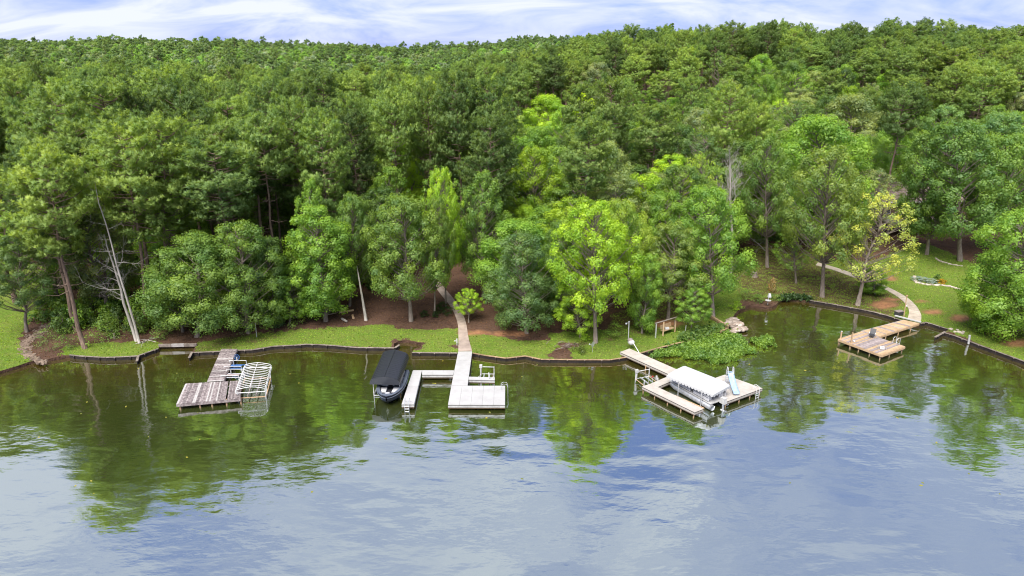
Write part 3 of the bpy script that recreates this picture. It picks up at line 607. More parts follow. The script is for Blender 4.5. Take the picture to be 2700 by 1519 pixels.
# the rest of the wood, and the far hills, as one mass each made of instances
def gn_forest(name, label, protos, pts):
    c = bpy.data.collections.new(name + '_sources')
    for i, (a, b) in enumerate(protos):
        mb_v = []; me = bpy.data.meshes.new('source'); na, nb = len(a.vertices), len(b.vertices)
        va = np.empty(na * 3, np.float32); a.vertices.foreach_get('co', va); vb = np.empty(nb * 3, np.float32); b.vertices.foreach_get('co', vb)
        la = np.empty(len(a.loops), np.int32); a.loops.foreach_get('vertex_index', la); lb = np.empty(len(b.loops), np.int32); b.loops.foreach_get('vertex_index', lb)
        ta = np.empty(len(a.polygons), np.int32); a.polygons.foreach_get('loop_total', ta); tb = np.empty(len(b.polygons), np.int32); b.polygons.foreach_get('loop_total', tb)
        me.vertices.add(na + nb); me.vertices.foreach_set('co', np.concatenate([va, vb])); tot = np.concatenate([ta, tb])
        me.loops.add(len(la) + len(lb)); me.loops.foreach_set('vertex_index', np.concatenate([la, lb + na])); me.polygons.add(len(tot))
        me.polygons.foreach_set('loop_start', np.concatenate([[0], np.cumsum(tot)[:-1]]).astype(np.int32)); me.polygons.foreach_set('loop_total', tot)
        me.materials.append(a.materials[0]); me.materials.append(b.materials[0]); me.polygons.foreach_set('material_index', np.concatenate([np.zeros(len(ta), np.int32), np.ones(len(tb), np.int32)]))
        at = me.attributes.new('var', 'FLOAT', 'POINT'); vv = np.empty(nb, np.float32); b.attributes['var'].data.foreach_get('value', vv); at.data.foreach_set('value', np.concatenate([np.zeros(na, np.float32), vv]))
        me.update(calc_edges=True); fa = np.empty(na * 3, np.float32); a.vertices.foreach_get('normal', fa); me.normals_split_custom_set_from_vertices(np.vstack([fa.reshape(-1, 3), NORM[b.name]]).tolist()); o = bpy.data.objects.new('source_%02d' % i, me); c.objects.link(o)
    me = bpy.data.meshes.new(name); me.from_pydata([p[0] for p in pts], [], [])
    for nm, ty, idx in (('inst_rot', 'FLOAT_VECTOR', 2), ('inst_scale', 'FLOAT_VECTOR', 3)):
        a = me.attributes.new(nm, ty, 'POINT'); a.data.foreach_set('vector', np.array([p[idx] for p in pts], np.float32).ravel())
    a = me.attributes.new('pick', 'INT', 'POINT'); a.data.foreach_set('value', np.array([p[1] for p in pts], np.int32))
    a = me.attributes.new('tint', 'FLOAT_COLOR', 'POINT'); a.data.foreach_set('color', np.array([list(p[4]) + [1] for p in pts], np.float32).ravel())
    o = link(name, me); ng = bpy.data.node_groups.new(name, 'GeometryNodeTree')
    ng.interface.new_socket('Geometry', in_out='INPUT', socket_type='NodeSocketGeometry'); ng.interface.new_socket('Geometry', in_out='OUTPUT', socket_type='NodeSocketGeometry')
    gi, go = ng.nodes.new('NodeGroupInput'), ng.nodes.new('NodeGroupOutput'); ci = ng.nodes.new('GeometryNodeCollectionInfo'); ci.inputs['Collection'].default_value = c
    ci.inputs['Separate Children'].default_value = True; ci.inputs['Reset Children'].default_value = True
    ip = ng.nodes.new('GeometryNodeInstanceOnPoints'); ip.inputs['Pick Instance'].default_value = True
    def na_(nm, dt):
        n = ng.nodes.new('GeometryNodeInputNamedAttribute'); n.data_type = dt; n.inputs[0].default_value = nm; return n.outputs[0]
    m2p = ng.nodes.new('GeometryNodeMeshToPoints'); ng.links.new(gi.outputs[0], m2p.inputs[0]); ng.links.new(m2p.outputs[0], ip.inputs['Points'])
    ng.links.new(ci.outputs[0], ip.inputs['Instance']); ng.links.new(na_('pick', 'INT'), ip.inputs['Instance Index'])
    ng.links.new(na_('inst_rot', 'FLOAT_VECTOR'), ip.inputs['Rotation']); ng.links.new(na_('inst_scale', 'FLOAT_VECTOR'), ip.inputs['Scale']); ng.links.new(ip.outputs[0], go.inputs[0])
    md = o.modifiers.new('forest', 'NODES'); md.node_group = ng
    return setp(o, label, kind='stuff')
PR = [(q[0], q[1]) for q in PN] + [(q[0], q[1]) for q in BL]
rest = []
for i, s in enumerate(SC):
    if i in sset: continue
    kind, v, x, y, z, H, rad, t, rz, f, cx, cy = s; q = (PN if kind == 'pine' else BL)[v]
    rest.append(((x, y, z), v if kind == 'pine' else 6 + v, (0, 0, rz), (rad / q[3], rad / q[3], H / q[2]), tnt(t, f)))
gn_forest('wood_behind', 'unbroken wood of pines and leafy trees behind the nearer trees', PR, rest)
def far():
    g = np.random.default_rng(9); lo = [pine(41, nb=20, per=9, tr_=.9, dead=0, nt_=4, wid=.3)[:2], pine(42, nb=16, per=9, tr_=1.0, dead=0, nt_=4, wid=.32, base=.6)[:2],
        broadleaf(43, nl=22, per=32, leaf=.95, clump=(1.4, 2.2))[:2], broadleaf(44, nl=18, per=34, leaf=.95, clump=(1.4, 2.3), base=.1)[:2]]
    n = 9500; Y = np.sqrt(g.uniform(300 ** 2, 1150 ** 2, n)); X = Y * g.uniform(-.86, .86, n); k = ~((X / Y > .12) & (Y > 430)); X, Y = X[k], Y[k]; Z = hgt(X, Y); out = []
    for x, y, z in zip(X, Y, Z):
        p = g.random() < (.8 if y < 400 else .2 if y < 860 else .6); t = ['pine', 'pinedark', 'pinedark'][int(g.integers(0, 3))] if p else ['mid', 'fresh', 'olive', 'fresh', 'sage'][int(g.integers(0, 5))]
        H = g.uniform(14, 21) + (4 if g.random() < .15 else 0) if p else g.uniform(10, 18); r = g.uniform(3.2, 5.4) if p else g.uniform(4.0, 8.0); q = (21, 3.3) if p else (15, 5.2)
        out.append(((x, y, z), int(g.integers(0, 2)) + (0 if p else 2), (0, 0, g.uniform(0, 6)), (r / q[1], r / q[1], H / q[0]), tuple(a * b for a, b in zip(tnt(t, g.uniform(.7, 1.15)), (1.08, 1.08, 1.45)))))  # lighter, bluer leaf tint paints distance haze into the far crowns
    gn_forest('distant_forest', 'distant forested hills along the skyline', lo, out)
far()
print('TREES', len(SC), len(single), len(rest), [sum(1 for s in SC if s[0] == 'pine' and s[3] < 165), sum(1 for s in SC if s[0] == 'bl' and s[3] < 165)])
def bushes():
    g = np.random.default_rng(12); src = [broadleaf(61, H=3, Rr=1.7, base=.05, nl=14, per=330, leaf=.24, clump=(.5, .8))[:2], broadleaf(62, H=3, Rr=1.6, base=.05, nl=12, per=330, leaf=.26, clump=(.5, .85))[:2]]
    n = 5200; Y = np.sqrt(g.uniform(72 ** 2, 150 ** 2, n)); X = Y * g.uniform(-.86, .86, n); Z = hgt(X, Y); u, v = proj(X, Y, Z); bad = ~inside(X, Y, POLY) | (sdist(X, Y) < 5.5)
    for p in NOGO[:3]: bad |= inside(u, v, p)
    out = []
    for x, y, z, b in zip(X, Y, Z, bad):
        if b or g.random() < .45: continue
        s = g.uniform(.5, 1.25); out.append(((x, y, z - .1), int(g.integers(0, 2)), (0, 0, g.uniform(0, 6)), (s, s, s * g.uniform(.7, 1.2)), tnt(['mid', 'deep', 'fresh', 'bluish'][int(g.integers(0, 4))], g.uniform(.8, 1.1))))
    gn_forest('undergrowth', 'low leafy undergrowth between the trunks of the wood', src, out)
bushes()
def scatter_small(name, label, n, want, size, up, mat, tint, seed):
    g = np.random.default_rng(seed); Y = 62 + 60 * g.random(n * 6) ** 1.2; X = g.uniform(-66, 80, n * 6); k = inside(X, Y, POLY) & (sdist(X, Y) > .12); X, Y = X[k], Y[k]; Z = hgt(X, Y); gm, mx, c, dr = masks(X, Y, Z)
    u, v = proj(X, Y, Z); onp = inside(u, v, np.array([(1208, 940), (1209, 889), (1208, 854), (1198, 826), (1184, 801), (1152, 764), (1171, 758), (1192, 783), (1209, 806), (1231, 860), (1246, 940)])) | inside(u, v, np.array([(2392, 845), (2398, 824), (2372, 786), (2290, 747), (2180, 709), (2183, 698), (2345, 757), (2392, 782), (2433, 830), (2428, 853)]))
    k = (want(gm, mx, c)) & ~onp & (u > -60) & (u < 2760); X, Y, Z = X[k][:n], Y[k][:n], Z[k][:n]; C = np.column_stack([X, Y, Z + .03]); Nn = nrm(g.normal(size=C.shape) * np.array([1, 1, .5]) + np.array([0, -.2, up]))
    V, F = leaf_quads(C, Nn, size * g.uniform(.5, 1.4, len(C)), g); o = link(name, np_mesh(name, V, F, mat, np.repeat(g.random(len(C)), 4), np.repeat(nrm(Nn * .4 + np.array([0, 0, 1])), 4, 0))); o['tint'] = tint; setp(o, label, kind='stuff')
scatter_small('grass', 'tufts of lawn grass along the shore', 38000, lambda g_, m_, c_: (g_ > .4) & (c_ < .3), .15, .9, 'leaf', (0.225, 0.355, 0.050), 3)
scatter_small('leaf_litter', 'dry leaves and pine straw under the trees', 26000, lambda g_, m_, c_: (g_ < .4), .16, 1.2, 'leaf', (0.16, 0.09, 0.05), 4)
#PART3
# ------------------------------------------------------------------ seawalls
def seawall(pts, cap, label, zt=0.44, wid=0.20, post=1.9):
    w = [P(a, b, LZ) for a, b in pts]; e = empty('seawall', (w[0].x, w[0].y, 0), label, 'seawall', 'timber seawalls along the shore')
    for a, b in zip(w[:-1], w[1:]):
        d = (b - a); L = d.length; d.normalize(); nn = Vector((d.y, -d.x, 0)); nn = nn if nn.y < 0 or abs(nn.y) < .3 else -nn
        if nn.dot(Vector((a.x, a.y - CAM_H * 0, 0)).normalized() * -1) < 0: nn = -nn
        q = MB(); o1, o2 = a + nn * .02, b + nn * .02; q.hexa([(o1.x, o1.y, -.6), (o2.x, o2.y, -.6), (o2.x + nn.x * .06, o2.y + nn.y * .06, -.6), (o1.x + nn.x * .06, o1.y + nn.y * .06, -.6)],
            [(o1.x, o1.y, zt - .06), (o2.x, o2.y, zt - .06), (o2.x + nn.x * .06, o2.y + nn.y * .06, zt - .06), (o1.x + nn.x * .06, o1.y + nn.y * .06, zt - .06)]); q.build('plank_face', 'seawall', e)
        n = max(1, round(L / 3.6))
        for i in range(n):
            c1, c2 = a + d * (L * i / n + .015) - nn * .06, a + d * (L * (i + 1) / n - .015) - nn * .06; j = rng.uniform(-.02, .02); t = nn * wid
            q = MB(); q.hexa([(c1.x, c1.y, zt - .058), (c2.x, c2.y, zt - .058), (c2.x + t.x, c2.y + t.y, zt - .058), (c1.x + t.x, c1.y + t.y, zt - .058)],
                [(c1.x, c1.y, zt + j), (c2.x, c2.y, zt + rng.uniform(-.02, .02)), (c2.x + t.x, c2.y + t.y, zt), (c1.x + t.x, c1.y + t.y, zt + j)]); q.build('cap_board', cap, e)
        for i in range(max(1, round(L / post))):
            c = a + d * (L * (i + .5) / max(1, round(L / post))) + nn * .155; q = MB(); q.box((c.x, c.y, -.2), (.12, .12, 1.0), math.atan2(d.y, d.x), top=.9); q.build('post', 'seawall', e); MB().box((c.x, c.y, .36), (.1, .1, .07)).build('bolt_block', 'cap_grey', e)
    return e
def sh(i, j): return SHORE_PX[i:j + 1]
SI = {p: i for i, p in enumerate(SHORE_PX)}
def stretch(a, b): return SHORE_PX[SI[a]:SI[b] + 1]
seawall(stretch((184, 935), (417, 919)), 'cap_grey', 'grey capped seawall in front of the two dead trunks')
seawall(stretch((505, 929), (1040, 917)), 'cap_grey', 'long grey capped seawall between the timber bed and the washed out notch')
seawall(stretch((1086, 929), (1206, 930.5)), 'cap_grey', 'short seawall between the washed out notch and the white dock')
seawall(stretch((1247, 930.5), (1653, 941)), 'cap_tan', 'tan capped seawall between the white dock and the tan dock')
seawall([(1653, 941), (1690, 930)] + stretch((1690, 930), (1918, 867))[1:], 'cap_tan', 'tan capped seawall behind the green water weeds')
seawall(stretch((2134.5, 791.6), (2380, 845)), 'cap_grey', 'dark seawall curving round the back of the cove')
seawall(stretch((2425, 853), (2500, 867)), 'cap_grey', 'short bent seawall right of the wooden dock')
seawall(stretch((2491, 877), (2900, 1030)), 'cap_grey', 'dark seawall running out at the right edge below the white pipe')
for (a, b, l) in [((363, 938), (359, 953), 'stub of seawall jutting out near the dead trunks'), ((505, 929), (497, 944), 'stub of seawall left of the grey dock'),
                  ((1040, 917), (1052, 909), 'loose seawall board bent into the washed out notch'), ((2491, 874), (2464, 889), 'stub of seawall jutting out below the white rocks')]:
    seawall([a, b], 'cap_grey', l, zt=.46, wid=.26)
# timber edge of the mulch bed
e = empty('timber_edge', P(417, 907, .6), 'weathered timber edging in front of the mulch bed under the trees', 'edging')
for k in range(3):
    a, b = L2(P(419, 908, .6), P(520, 906, .6), k / 3 + .004), L2(P(419, 908, .6), P(520, 906, .6), (k + 1) / 3 - .004); q = MB(); q.hexa([(a.x, a.y - .2, .3), (b.x, b.y - .2, .3), (b.x, b.y, .3), (a.x, a.y, .3)], [(a.x, a.y - .2, .66), (b.x, b.y - .2, .66), (b.x, b.y, .66), (a.x, a.y, .66)]); q.build('timber', 'pale_wood' if k == 1 else 'cap_grey', e)
def retaining(pts, label, h=.45, name='retaining_wall', mat='cap_tan'):
    w = [G(a, b) for a, b in pts]; e = empty(name, w[0], label, 'low wall')
    for a, b in zip(w[:-1], w[1:]):
        d = (b - a).normalized(); n = Vector((-d.y, d.x, 0)) * .14
        for r in range(2):
            q = MB(); z0, z1 = -.2 + r * h / 2, h * (r + 1) / 2 - .02
            q.hexa([a - n + Vector((0, 0, z0)), b - n + Vector((0, 0, z0)), b + n + Vector((0, 0, z0)), a + n + Vector((0, 0, z0))], [a - n + Vector((0, 0, z1)), b - n + Vector((0, 0, z1)), b + n + Vector((0, 0, z1)), a + n + Vector((0, 0, z1))]); q.build('timber', mat, e)
    return e
retaining([(1871.5, 838), (1919, 867)], 'timber retaining wall running down to the stone landing')
retaining([(1919, 869), (1898, 878)], 'short timber kerb left of the stone landing', .3)

# ------------------------------------------------------------------ paths
def slab_path(name, label, L_, R_, mat, n_per, th=.07, kind='structure'):
    Lw = [G(*p) for p in L_]; Rw = [G(*p) for p in R_]; e = bpy.data.objects.new(name, None); COL.objects.link(e); e.location = Lw[0]; setp(e, label, kind=kind)
    def resample(w, n):
        seg = [(b - a).length for a, b in zip(w[:-1], w[1:])]; T = sum(seg); out = []
        for i in range(n + 1):
            s = T * i / n; k = 0
            while k < len(seg) - 1 and s > seg[k]: s -= seg[k]; k += 1
            out.append(w[k].lerp(w[k + 1], min(1, s / seg[k])))
        return out
    def smooth(w):
        o = [w[0]]
        for a, b in zip(w[:-1], w[1:]): o += [a.lerp(b, .25), a.lerp(b, .75)]
        return o + [w[-1]]
    Lw, Rw = smooth(smooth(Lw)), smooth(smooth(Rw)); T = sum((b - a).length for a, b in zip(Lw[:-1], Lw[1:])); n = max(3, int(T / n_per)); A, B = resample(Lw, n), resample(Rw, n)
    for i in range(n):
        f = .012; a1, a2, b1, b2 = A[i].lerp(A[i + 1], f), A[i].lerp(A[i + 1], 1 - f), B[i].lerp(B[i + 1], f), B[i].lerp(B[i + 1], 1 - f)
        for p in (a1, a2, b1, b2): p.z = float(hgt(p.x, p.y)) + th
        q = MB(); dn = Vector((0, 0, -.35)); q.hexa([a1 + dn, b1 + dn, b2 + dn, a2 + dn], [a1, b1, b2, a2]); q.build('slab', mat, e)
slab_path('garden_path', 'winding concrete path climbing from the white dock into the wood', [(1208.5, 927), (1209, 889.6), (1208, 854), (1198.5, 826.8), (1184, 801.6), (1169, 785), (1152, 764), (1143, 743)],
          [(1245, 926.5), (1234, 889.6), (1231, 860), (1223.7, 835), (1209, 806), (1192, 783), (1171, 760), (1156, 741)], 'concrete', 1.5)
slab_path('curved_path', 'curved grey path from the right lawn down to the wooden dock', [(2392, 842), (2398.5, 824), (2393, 807), (2372.6, 786), (2331, 762), (2290, 747), (2221, 721), (2180, 707), (2150, 700)],
          [(2427, 851), (2431, 831), (2417, 807), (2390, 783), (2345, 759), (2297, 740), (2228, 714), (2183, 700), (2156, 693)], 'grey_concrete', 1.3)

# ------------------------------------------------------------------ dock building blocks
def quad_at(c, u, v): return L2(L2(c[0], c[1], u), L2(c[3], c[2], u), v)
def planks(e, c, n, mats, th=.05, gap=.012, along='v', name='plank', skip=(), jit=.0):
    # planks side by side across u; each runs the length of v
    for i in range(n):
        if i in skip: continue
        u0, u1 = (i + gap * n * .5 / n) / n, (i + 1 - gap * n * .5 / n) / n; g_ = gap / max(1e-6, 1.0); u0 = i / n + gap / 2; u1 = (i + 1) / n - gap / 2
        v0, v1 = rng.uniform(-jit, jit), 1 + rng.uniform(-jit, jit)
        p = [quad_at(c, u0, v0), quad_at(c, u1, v0), quad_at(c, u1, v1), quad_at(c, u0, v1)]; dz = rng.uniform(-.008, .008) * (jit > 0)
        q = MB(); q.hexa([x + Vector((0, 0, -th)) for x in p], [x + Vector((0, 0, dz)) for x in p]); q.build(name, mats(i) if callable(mats) else mats, e)
def slab(e, c, th, mat, name, dz=0.0, grow=0.0):
    ctr = sum((Vector(x) for x in c), Vector()) / 4; p = [Vector(x) + (Vector(x) - ctr).normalized() * grow + Vector((0, 0, dz)) for x in c]
    q = MB(); q.hexa([x + Vector((0, 0, -th)) for x in p], p); return q.build(name, mat, e)
def rails(e, a, b, z0, z1, mat, name, out=.03, t=.05):
    a, b = Vector(a), Vector(b); d = (b - a).normalized(); n = Vector((d.y, -d.x, 0)); q = MB(); A, B = a + n * out, b + n * out; m = n * t
    q.hexa([(A.x, A.y, z0), (B.x, B.y, z0), (B.x + m.x, B.y + m.y, z0), (A.x + m.x, A.y + m.y, z0)], [(A.x, A.y, z1), (B.x, B.y, z1), (B.x + m.x, B.y + m.y, z1), (A.x + m.x, A.y + m.y, z1)]); return q.build(name, mat, e)
def piles(e, pts, mat='brown_skirt', r=.08, z1=.6, name='pile'):
    for p in pts: q = MB(); q.tube([(p[0], p[1], -1.2), (p[0], p[1], z1)], r, 7); q.build(name, mat, e)
def cyc(a, b, n): return [L2(a, b, (i + .5) / n) for i in range(n)]

# grey plank dock
DZ = .72
e = empty('grey_dock', P(546, 1008, 0), 'weathered grey plank dock with an L shaped platform', 'dock')
wk = [P(584, 920, DZ), P(625, 920, DZ), P(590, 1003, DZ), P(546.5, 1006, DZ)]; wkr = [wk[3], wk[0], wk[1], wk[2]]
planks(e, wkr, 46, lambda i: 'pale_wood' if i in (6, 22, 30) or rng.random() < .06 else 'grey_wood', gap=.0016, jit=.012)
pl = [P(466, 1065.5, DZ), P(490, 1011.5, DZ), P(637, 1003, DZ), P(634, 1050.5, DZ)]; plr = [pl[1], pl[2], pl[3], pl[0]]
planks(e, plr, 38, lambda i: 'pale_wood' if i in (0, 19) or rng.random() < .07 else 'grey_wood', gap=.0018, jit=.006, skip=(29,))
for i in (4, 12, 13, 26):
    pass
rails(e, pl[3], pl[0], .40, .69, 'grey_wood', 'rim_board', out=.0); rails(e, pl[0], pl[1], .40, .70, 'pale_wood', 'rim_board', out=-.06); rails(e, wk[3], wk[0], .42, .66, 'grey_wood', 'rim_board', out=-.06); rails(e, wk[2], wk[1], .42, .66, 'grey_wood', 'rim_board', out=0)
piles(e, [L2(pl[0], pl[3], t) + Vector((.02, .25, 0)) for t in (.02, .33, .52, .75, .98)] + [L2(pl[1], pl[2], t) for t in (.02, .5, .98)] + [L2(wk[3], wk[0], t) for t in (.3, .65)] + [L2(wk[2], wk[1], t) for t in (.3, .65)], 'rusty', .09, .64)

# white pipe canopy frame over the lift
def bil(c, u, v): return L2(L2(c[0], c[1], u), L2(c[3], c[2], u), v)     # c = FL FR BR BL
def pipe_canopy():
    c = [P(621, 1037, 1.05), P(700, 1032, 1.05), P(716.5, 969, 1.05), P(645, 970, 1.05)]
    base = (c[0] + c[1] + c[2] + c[3]) / 4; base.z = 0
    e = empty('canopy_frame', base, 'bare white pipe frame of a boat lift canopy beside the grey dock', 'boat lift canopy')
    def hoop(v, r=.028):
        p = []
        for u, z in ((0, 1.05), (.01, 1.28), (.05, 1.42), (.14, 1.5), (.32, 1.6), (.5, 1.66), (.68, 1.6), (.86, 1.5), (.95, 1.42), (.99, 1.28), (1, 1.05)):
            x = bil(c, u, v); p.append((x.x, x.y, z))
        return MB().tube(p, r, 5)
    for i in range(15): hoop(i / 14, .036 if i in (0, 14) else .027).build('hoop', 'white_pipe', e)
    for u, z in ((0, 1.05), (1, 1.05), (.5, 1.66), (.01, 1.3), (.99, 1.3)):
        a, b = bil(c, u, 0), bil(c, u, 1); MB().tube([(a.x, a.y, z), (b.x, b.y, z)], .035, 5).build('rail', 'white_pipe', e)
    for v in (0, 1): a, b = bil(c, 0, v), bil(c, 1, v); MB().tube([(a.x, a.y, 1.05), (b.x, b.y, 1.05)], .045, 5).build('crossbar', 'white_pipe', e)
    L = []
    for u, v in ((.03, .06), (.97, .06), (.97, .82), (.03, .82)):
        a = bil(c, u, v); L.append(a); MB().tube([(a.x, a.y, -.9), (a.x, a.y, 1.05)], .05, 6).build('leg', 'white_pipe', e)
    for a, b, z in ((L[0], L[1], .28), (L[3], L[2], .28), (L[0], L[3], .22), (L[1], L[2], .22)): MB().tube([(a.x, a.y, z), (b.x, b.y, z)], .055, 6).build('beam', 'rusty', e)
    for a, b in ((L[0], L[3]), (L[1], L[2])):
        m = L2(a, b, .5); MB().tube([(a.x, a.y, .3), (m.x, m.y, 1.05)], .03, 5).build('brace', 'white_pipe', e); MB().tube([(b.x, b.y, .3), (m.x, m.y, 1.05)], .03, 5).build('brace', 'white_pipe', e)
    for k in (.35, .65):
        a, b = L2(L[0], L[1], k), L2(L[3], L[2], k); MB().tube([(a.x, a.y, .42), (b.x, b.y, .42)], .06, 6).build('bunk', 'grey_wood', e)
pipe_canopy()

# winch wheel lifts and cradle lifts
def wheel(mb, c, r, ax='y', n=16, t=.025):
    pts = [(c[0] + r * math.cos(2 * math.pi * k / n), c[1], c[2] + r * math.sin(2 * math.pi * k / n)) for k in range(n + 1)]; mb.tube(pts, t, 5, caps=False)
    for k in range(4): an = math.pi * k / 4; mb.tube([(c[0] - r * math.cos(an), c[1], c[2] - r * math.sin(an)), (c[0] + r * math.cos(an), c[1], c[2] + r * math.sin(an))], .015, 4)
def small_lift(x, y, label, blue):
    o = P(x, y, 0); e = empty('jet_ski_lift', o, label, 'jet ski lift', 'jet ski lifts beside the docks')
    m = 'blue_paint' if blue else 'alu'
    for s in (-.45, .45): MB().tube([(o.x - 1.15, o.y + s, .52), (o.x + .95, o.y + s, .52), (o.x + 1.2, o.y + s * .5, .62)], .055, 6).build('bunk', m, e)
    for s in (-.9, .8): MB().tube([(o.x + s, o.y - .75, .38), (o.x + s, o.y + .75, .38)], .04, 5).build('beam', 'alu', e)
    for s in (-.75, .75):
        for u in (-1.0, .9): MB().tube([(o.x + u, o.y + s, -.9), (o.x + u, o.y + s, .95)], .035, 5).build('leg', 'white_pipe', e)
        MB().tube([(o.x - 1.0, o.y + s, .93), (o.x + .9, o.y + s, .93)], .03, 5).build('rail', 'white_pipe', e)
    q = MB(); q.tube([(o.x - .35, o.y + .3, .3), (o.x - .35, o.y + .3, 1.15)], .06, 6); q.build('winch_post', 'alu', e)
    if blue:
        q = MB(); wheel(q, (o.x - .1, o.y + .75, 1.35), .32); q.build('wheel', 'blue_paint', e); MB().tube([(o.x - .1, o.y + .75, .9), (o.x - .1, o.y + .75, 1.35)], .05, 6).build('winch_post', 'white_pipe', e)
    MB().box((o.x - .1, o.y, .6), (1.5, .35, .1)).build('platform', 'deck_grey' if not blue else m, e)
small_lift(624, 978, 'jet ski lift with a round blue winch wheel between dock and pipe frame', True)
small_lift(617, 1002, 'plain metal jet ski lift close to the grey platform', False)

# ------------------------------------------------------------------ white dock
def deck_piece(e, c, mat='white_deck', z=.74, fas=(0, 1, 2, 3), name='deck', skirt='brown_skirt', trim='white_trim'):
    c = [Vector((p.x, p.y, z)) for p in c]; la, lb = (c[1] - c[0]).length, (c[2] - c[1]).length; k = max(1, round(max(la, lb) / 1.25)); ax = la >= lb
    for i in range(k):
        u0, u1 = i / k + .0012, (i + 1) / k - .0012; pp = [quad_at(c, u0, 0), quad_at(c, u1, 0), quad_at(c, u1, 1), quad_at(c, u0, 1)] if ax else [quad_at(c, 0, u0), quad_at(c, 1, u0), quad_at(c, 1, u1), quad_at(c, 0, u1)]
        q = MB(); q.hexa([p + Vector((0, 0, -.07)) for p in pp], pp); q.build(name, mat, e)
    area = sum(c[i].x * c[(i + 1) % 4].y - c[(i + 1) % 4].x * c[i].y for i in range(4)); s = 1 if area > 0 else -1
    for i in fas:
        a, b = (c[i], c[(i + 1) % 4]) if s > 0 else (c[(i + 1) % 4], c[i])
        rails(e, a, b, z - .135, z - .075, 'dark_gap', 'gap_strip', out=-.06, t=.04); rails(e, a, b, z - .32, z - .14, trim, 'rim_board', out=-.045, t=.05); rails(e, a, b, z - .47, z - .325, skirt, 'stringer', out=-.10, t=.05)
e = empty('white_dock', P(1208, 927, 0), 'white dock with a wide walkway, square platform and side fingers', 'dock')
z = .74
W1 = [P(1208, 927, z), P(1244.9, 926.5, z), P(1232.7, 1016.6, z), P(1190.2, 1016.6, z)]
deck_piece(e, W1, fas=(1, 3), name='walkway_panel')
deck_piece(e, [P(1190.0, 1017.2, z), P(1332, 1017.2, z), P(1331.5, 1067.5, z), P(1181.2, 1067, z)], fas=(0, 1, 2, 3), name='platform_panel')
deck_piece(e, [P(1112.9, 976.2, z), P(1197.6, 976.6, z), P(1195.3, 988, z), P(1112.9, 988, z)], fas=(0, 2), name='side_finger_panel')
deck_piece(e, [P(1089, 976.2, z), P(1112.6, 976.2, z), P(1091.6, 1066, z), P(1059, 1066, z)], fas=(1, 2, 3), name='left_finger_panel')
deck_piece(e, [P(1236.4, 993.3, z), P(1304.4, 995, z), P(1304.4, 1002.3, z), P(1235.4, 1000.7, z)], fas=(0, 1, 2), name='right_finger_panel')
piles(e, [P(x, y, 0) for x, y in ((1064, 1066), (1088, 1064), (1186, 1067), (1220, 1067), (1255, 1067), (1290, 1067), (1326, 1067), (1140, 986), (1230, 1000), (1100, 1028), (1298, 1000))], 'brown_skirt', .07, .45)
def ladder(c, d, label, h=.75, w=.42, out=.28, mat='alu', rungs=4, z0=.74):
    c = Vector(c); d = Vector(d).normalized(); s = Vector((-d.y, d.x, 0)); e = empty('swim_ladder', (c.x, c.y, z0), label, 'ladder', 'swim ladders on the docks')
    for k in (-1, 1):
        o = c + s * w / 2 * k; p = [o - d * .45, o - d * .42 + Vector((0, 0, h * .8)), o - d * .2 + Vector((0, 0, h)), o + d * out * .7 + Vector((0, 0, h * .85)), o + d * out + Vector((0, 0, h * .4)), o + d * out + Vector((0, 0, -1.3))]
        MB().tube([(a.x, a.y, a.z + z0 - c.z) for a in p], .026, 6).build('side_rail', mat, e)
    for r in range(rungs):
        zz = z0 - .15 - r * .27; a, b = c + d * out - s * w / 2, c + d * out + s * w / 2; MB().tube([(a.x, a.y, zz), (b.x, b.y, zz)], .024, 5).build('rung', mat, e)
ladder(P(1073, 1066, z), (0, -1, 0), 'metal ladder on the front end of the left finger of the white dock', h=.55, out=.2)
ladder(P(1332, 1026, z), (1, 0, 0), 'bent metal ladder at the back right corner of the white platform', h=.7)
o = P(1188, 999.5, 0); q = MB(); q.ball((o.x, o.y, .16), .2, 12); tag_ = q.build('buoy', 'vinyl_white', smooth=True); setp(tag_, 'round cream buoy floating in the corner of the white dock', 'buoy')
# personal lift right of the white dock
def cradle(x, y, w, l, rz, label, red=False):
    o = P(x, y, 0); e = empty('cradle_lift', o, label, 'lift', 'jet ski lifts beside the docks', rz); e.location = o
    def B(q, n, m): return q.build(n, m, e, local=True)
    for sx in (-1, 1):
        for sy in (-1, 1): B(MB().tube([(sx * w / 2, sy * l / 2, -.9), (sx * w / 2, sy * l / 2, 1.25 if sy > 0 else .95)], .045, 6), 'leg', 'white_pipe')
    for zz in (.35, 1.2): B(MB().tube([(-w / 2, l / 2, zz), (w / 2, l / 2, zz)], .035, 5), 'crossbar', 'white_pipe')
    B(MB().tube([(-w / 2, -l / 2, .3), (w / 2, -l / 2, .3)], .045, 5), 'crossbar', 'white_pipe')
    for sx in (-1, 1): B(MB().tube([(sx * w / 2, -l / 2, .34), (sx * w / 2, l / 2, .34)], .035, 5), 'rail', 'rusty' if red else 'white_pipe')
    for sx in (-.3, .3): B(MB().box((sx, 0, .46), (.12, l * .9, .1)), 'bunk', 'alu')
    q = MB(); q.box((-w / 2 + .06, l / 2 - .08, 1.3), (.3, .26, .34)); B(q, 'winch_box', 'white_trim'); B(MB().tube([(-w / 2 + .05, l / 2 - .1, .2), (-w / 2 + .05, l / 2 - .1, 1.3)], .09, 7), 'winch_post', 'white_trim')
    if red: B(MB().tube([(w / 2 - .5, -l / 2 + .2, .3), (w / 2 - .55, -l / 2 + .2, 1.05)], .03, 5), 'lever', 'alu'); B(MB().box((w / 2 - .56, -l / 2 + .2, 1.1), (.16, .1, .14)), 'lever_knob', 'red_paint'); B(MB().box((w / 2 - .05, -l / 2 + .2, .85), (.16, .12, .5)), 'bumper', 'white_trim')
    else: B(MB().tube([(.35, -l / 2 - .1, .3), (.35, -l / 2 - .1, 1.5)], .05, 6), 'guide_post', 'white_pipe')
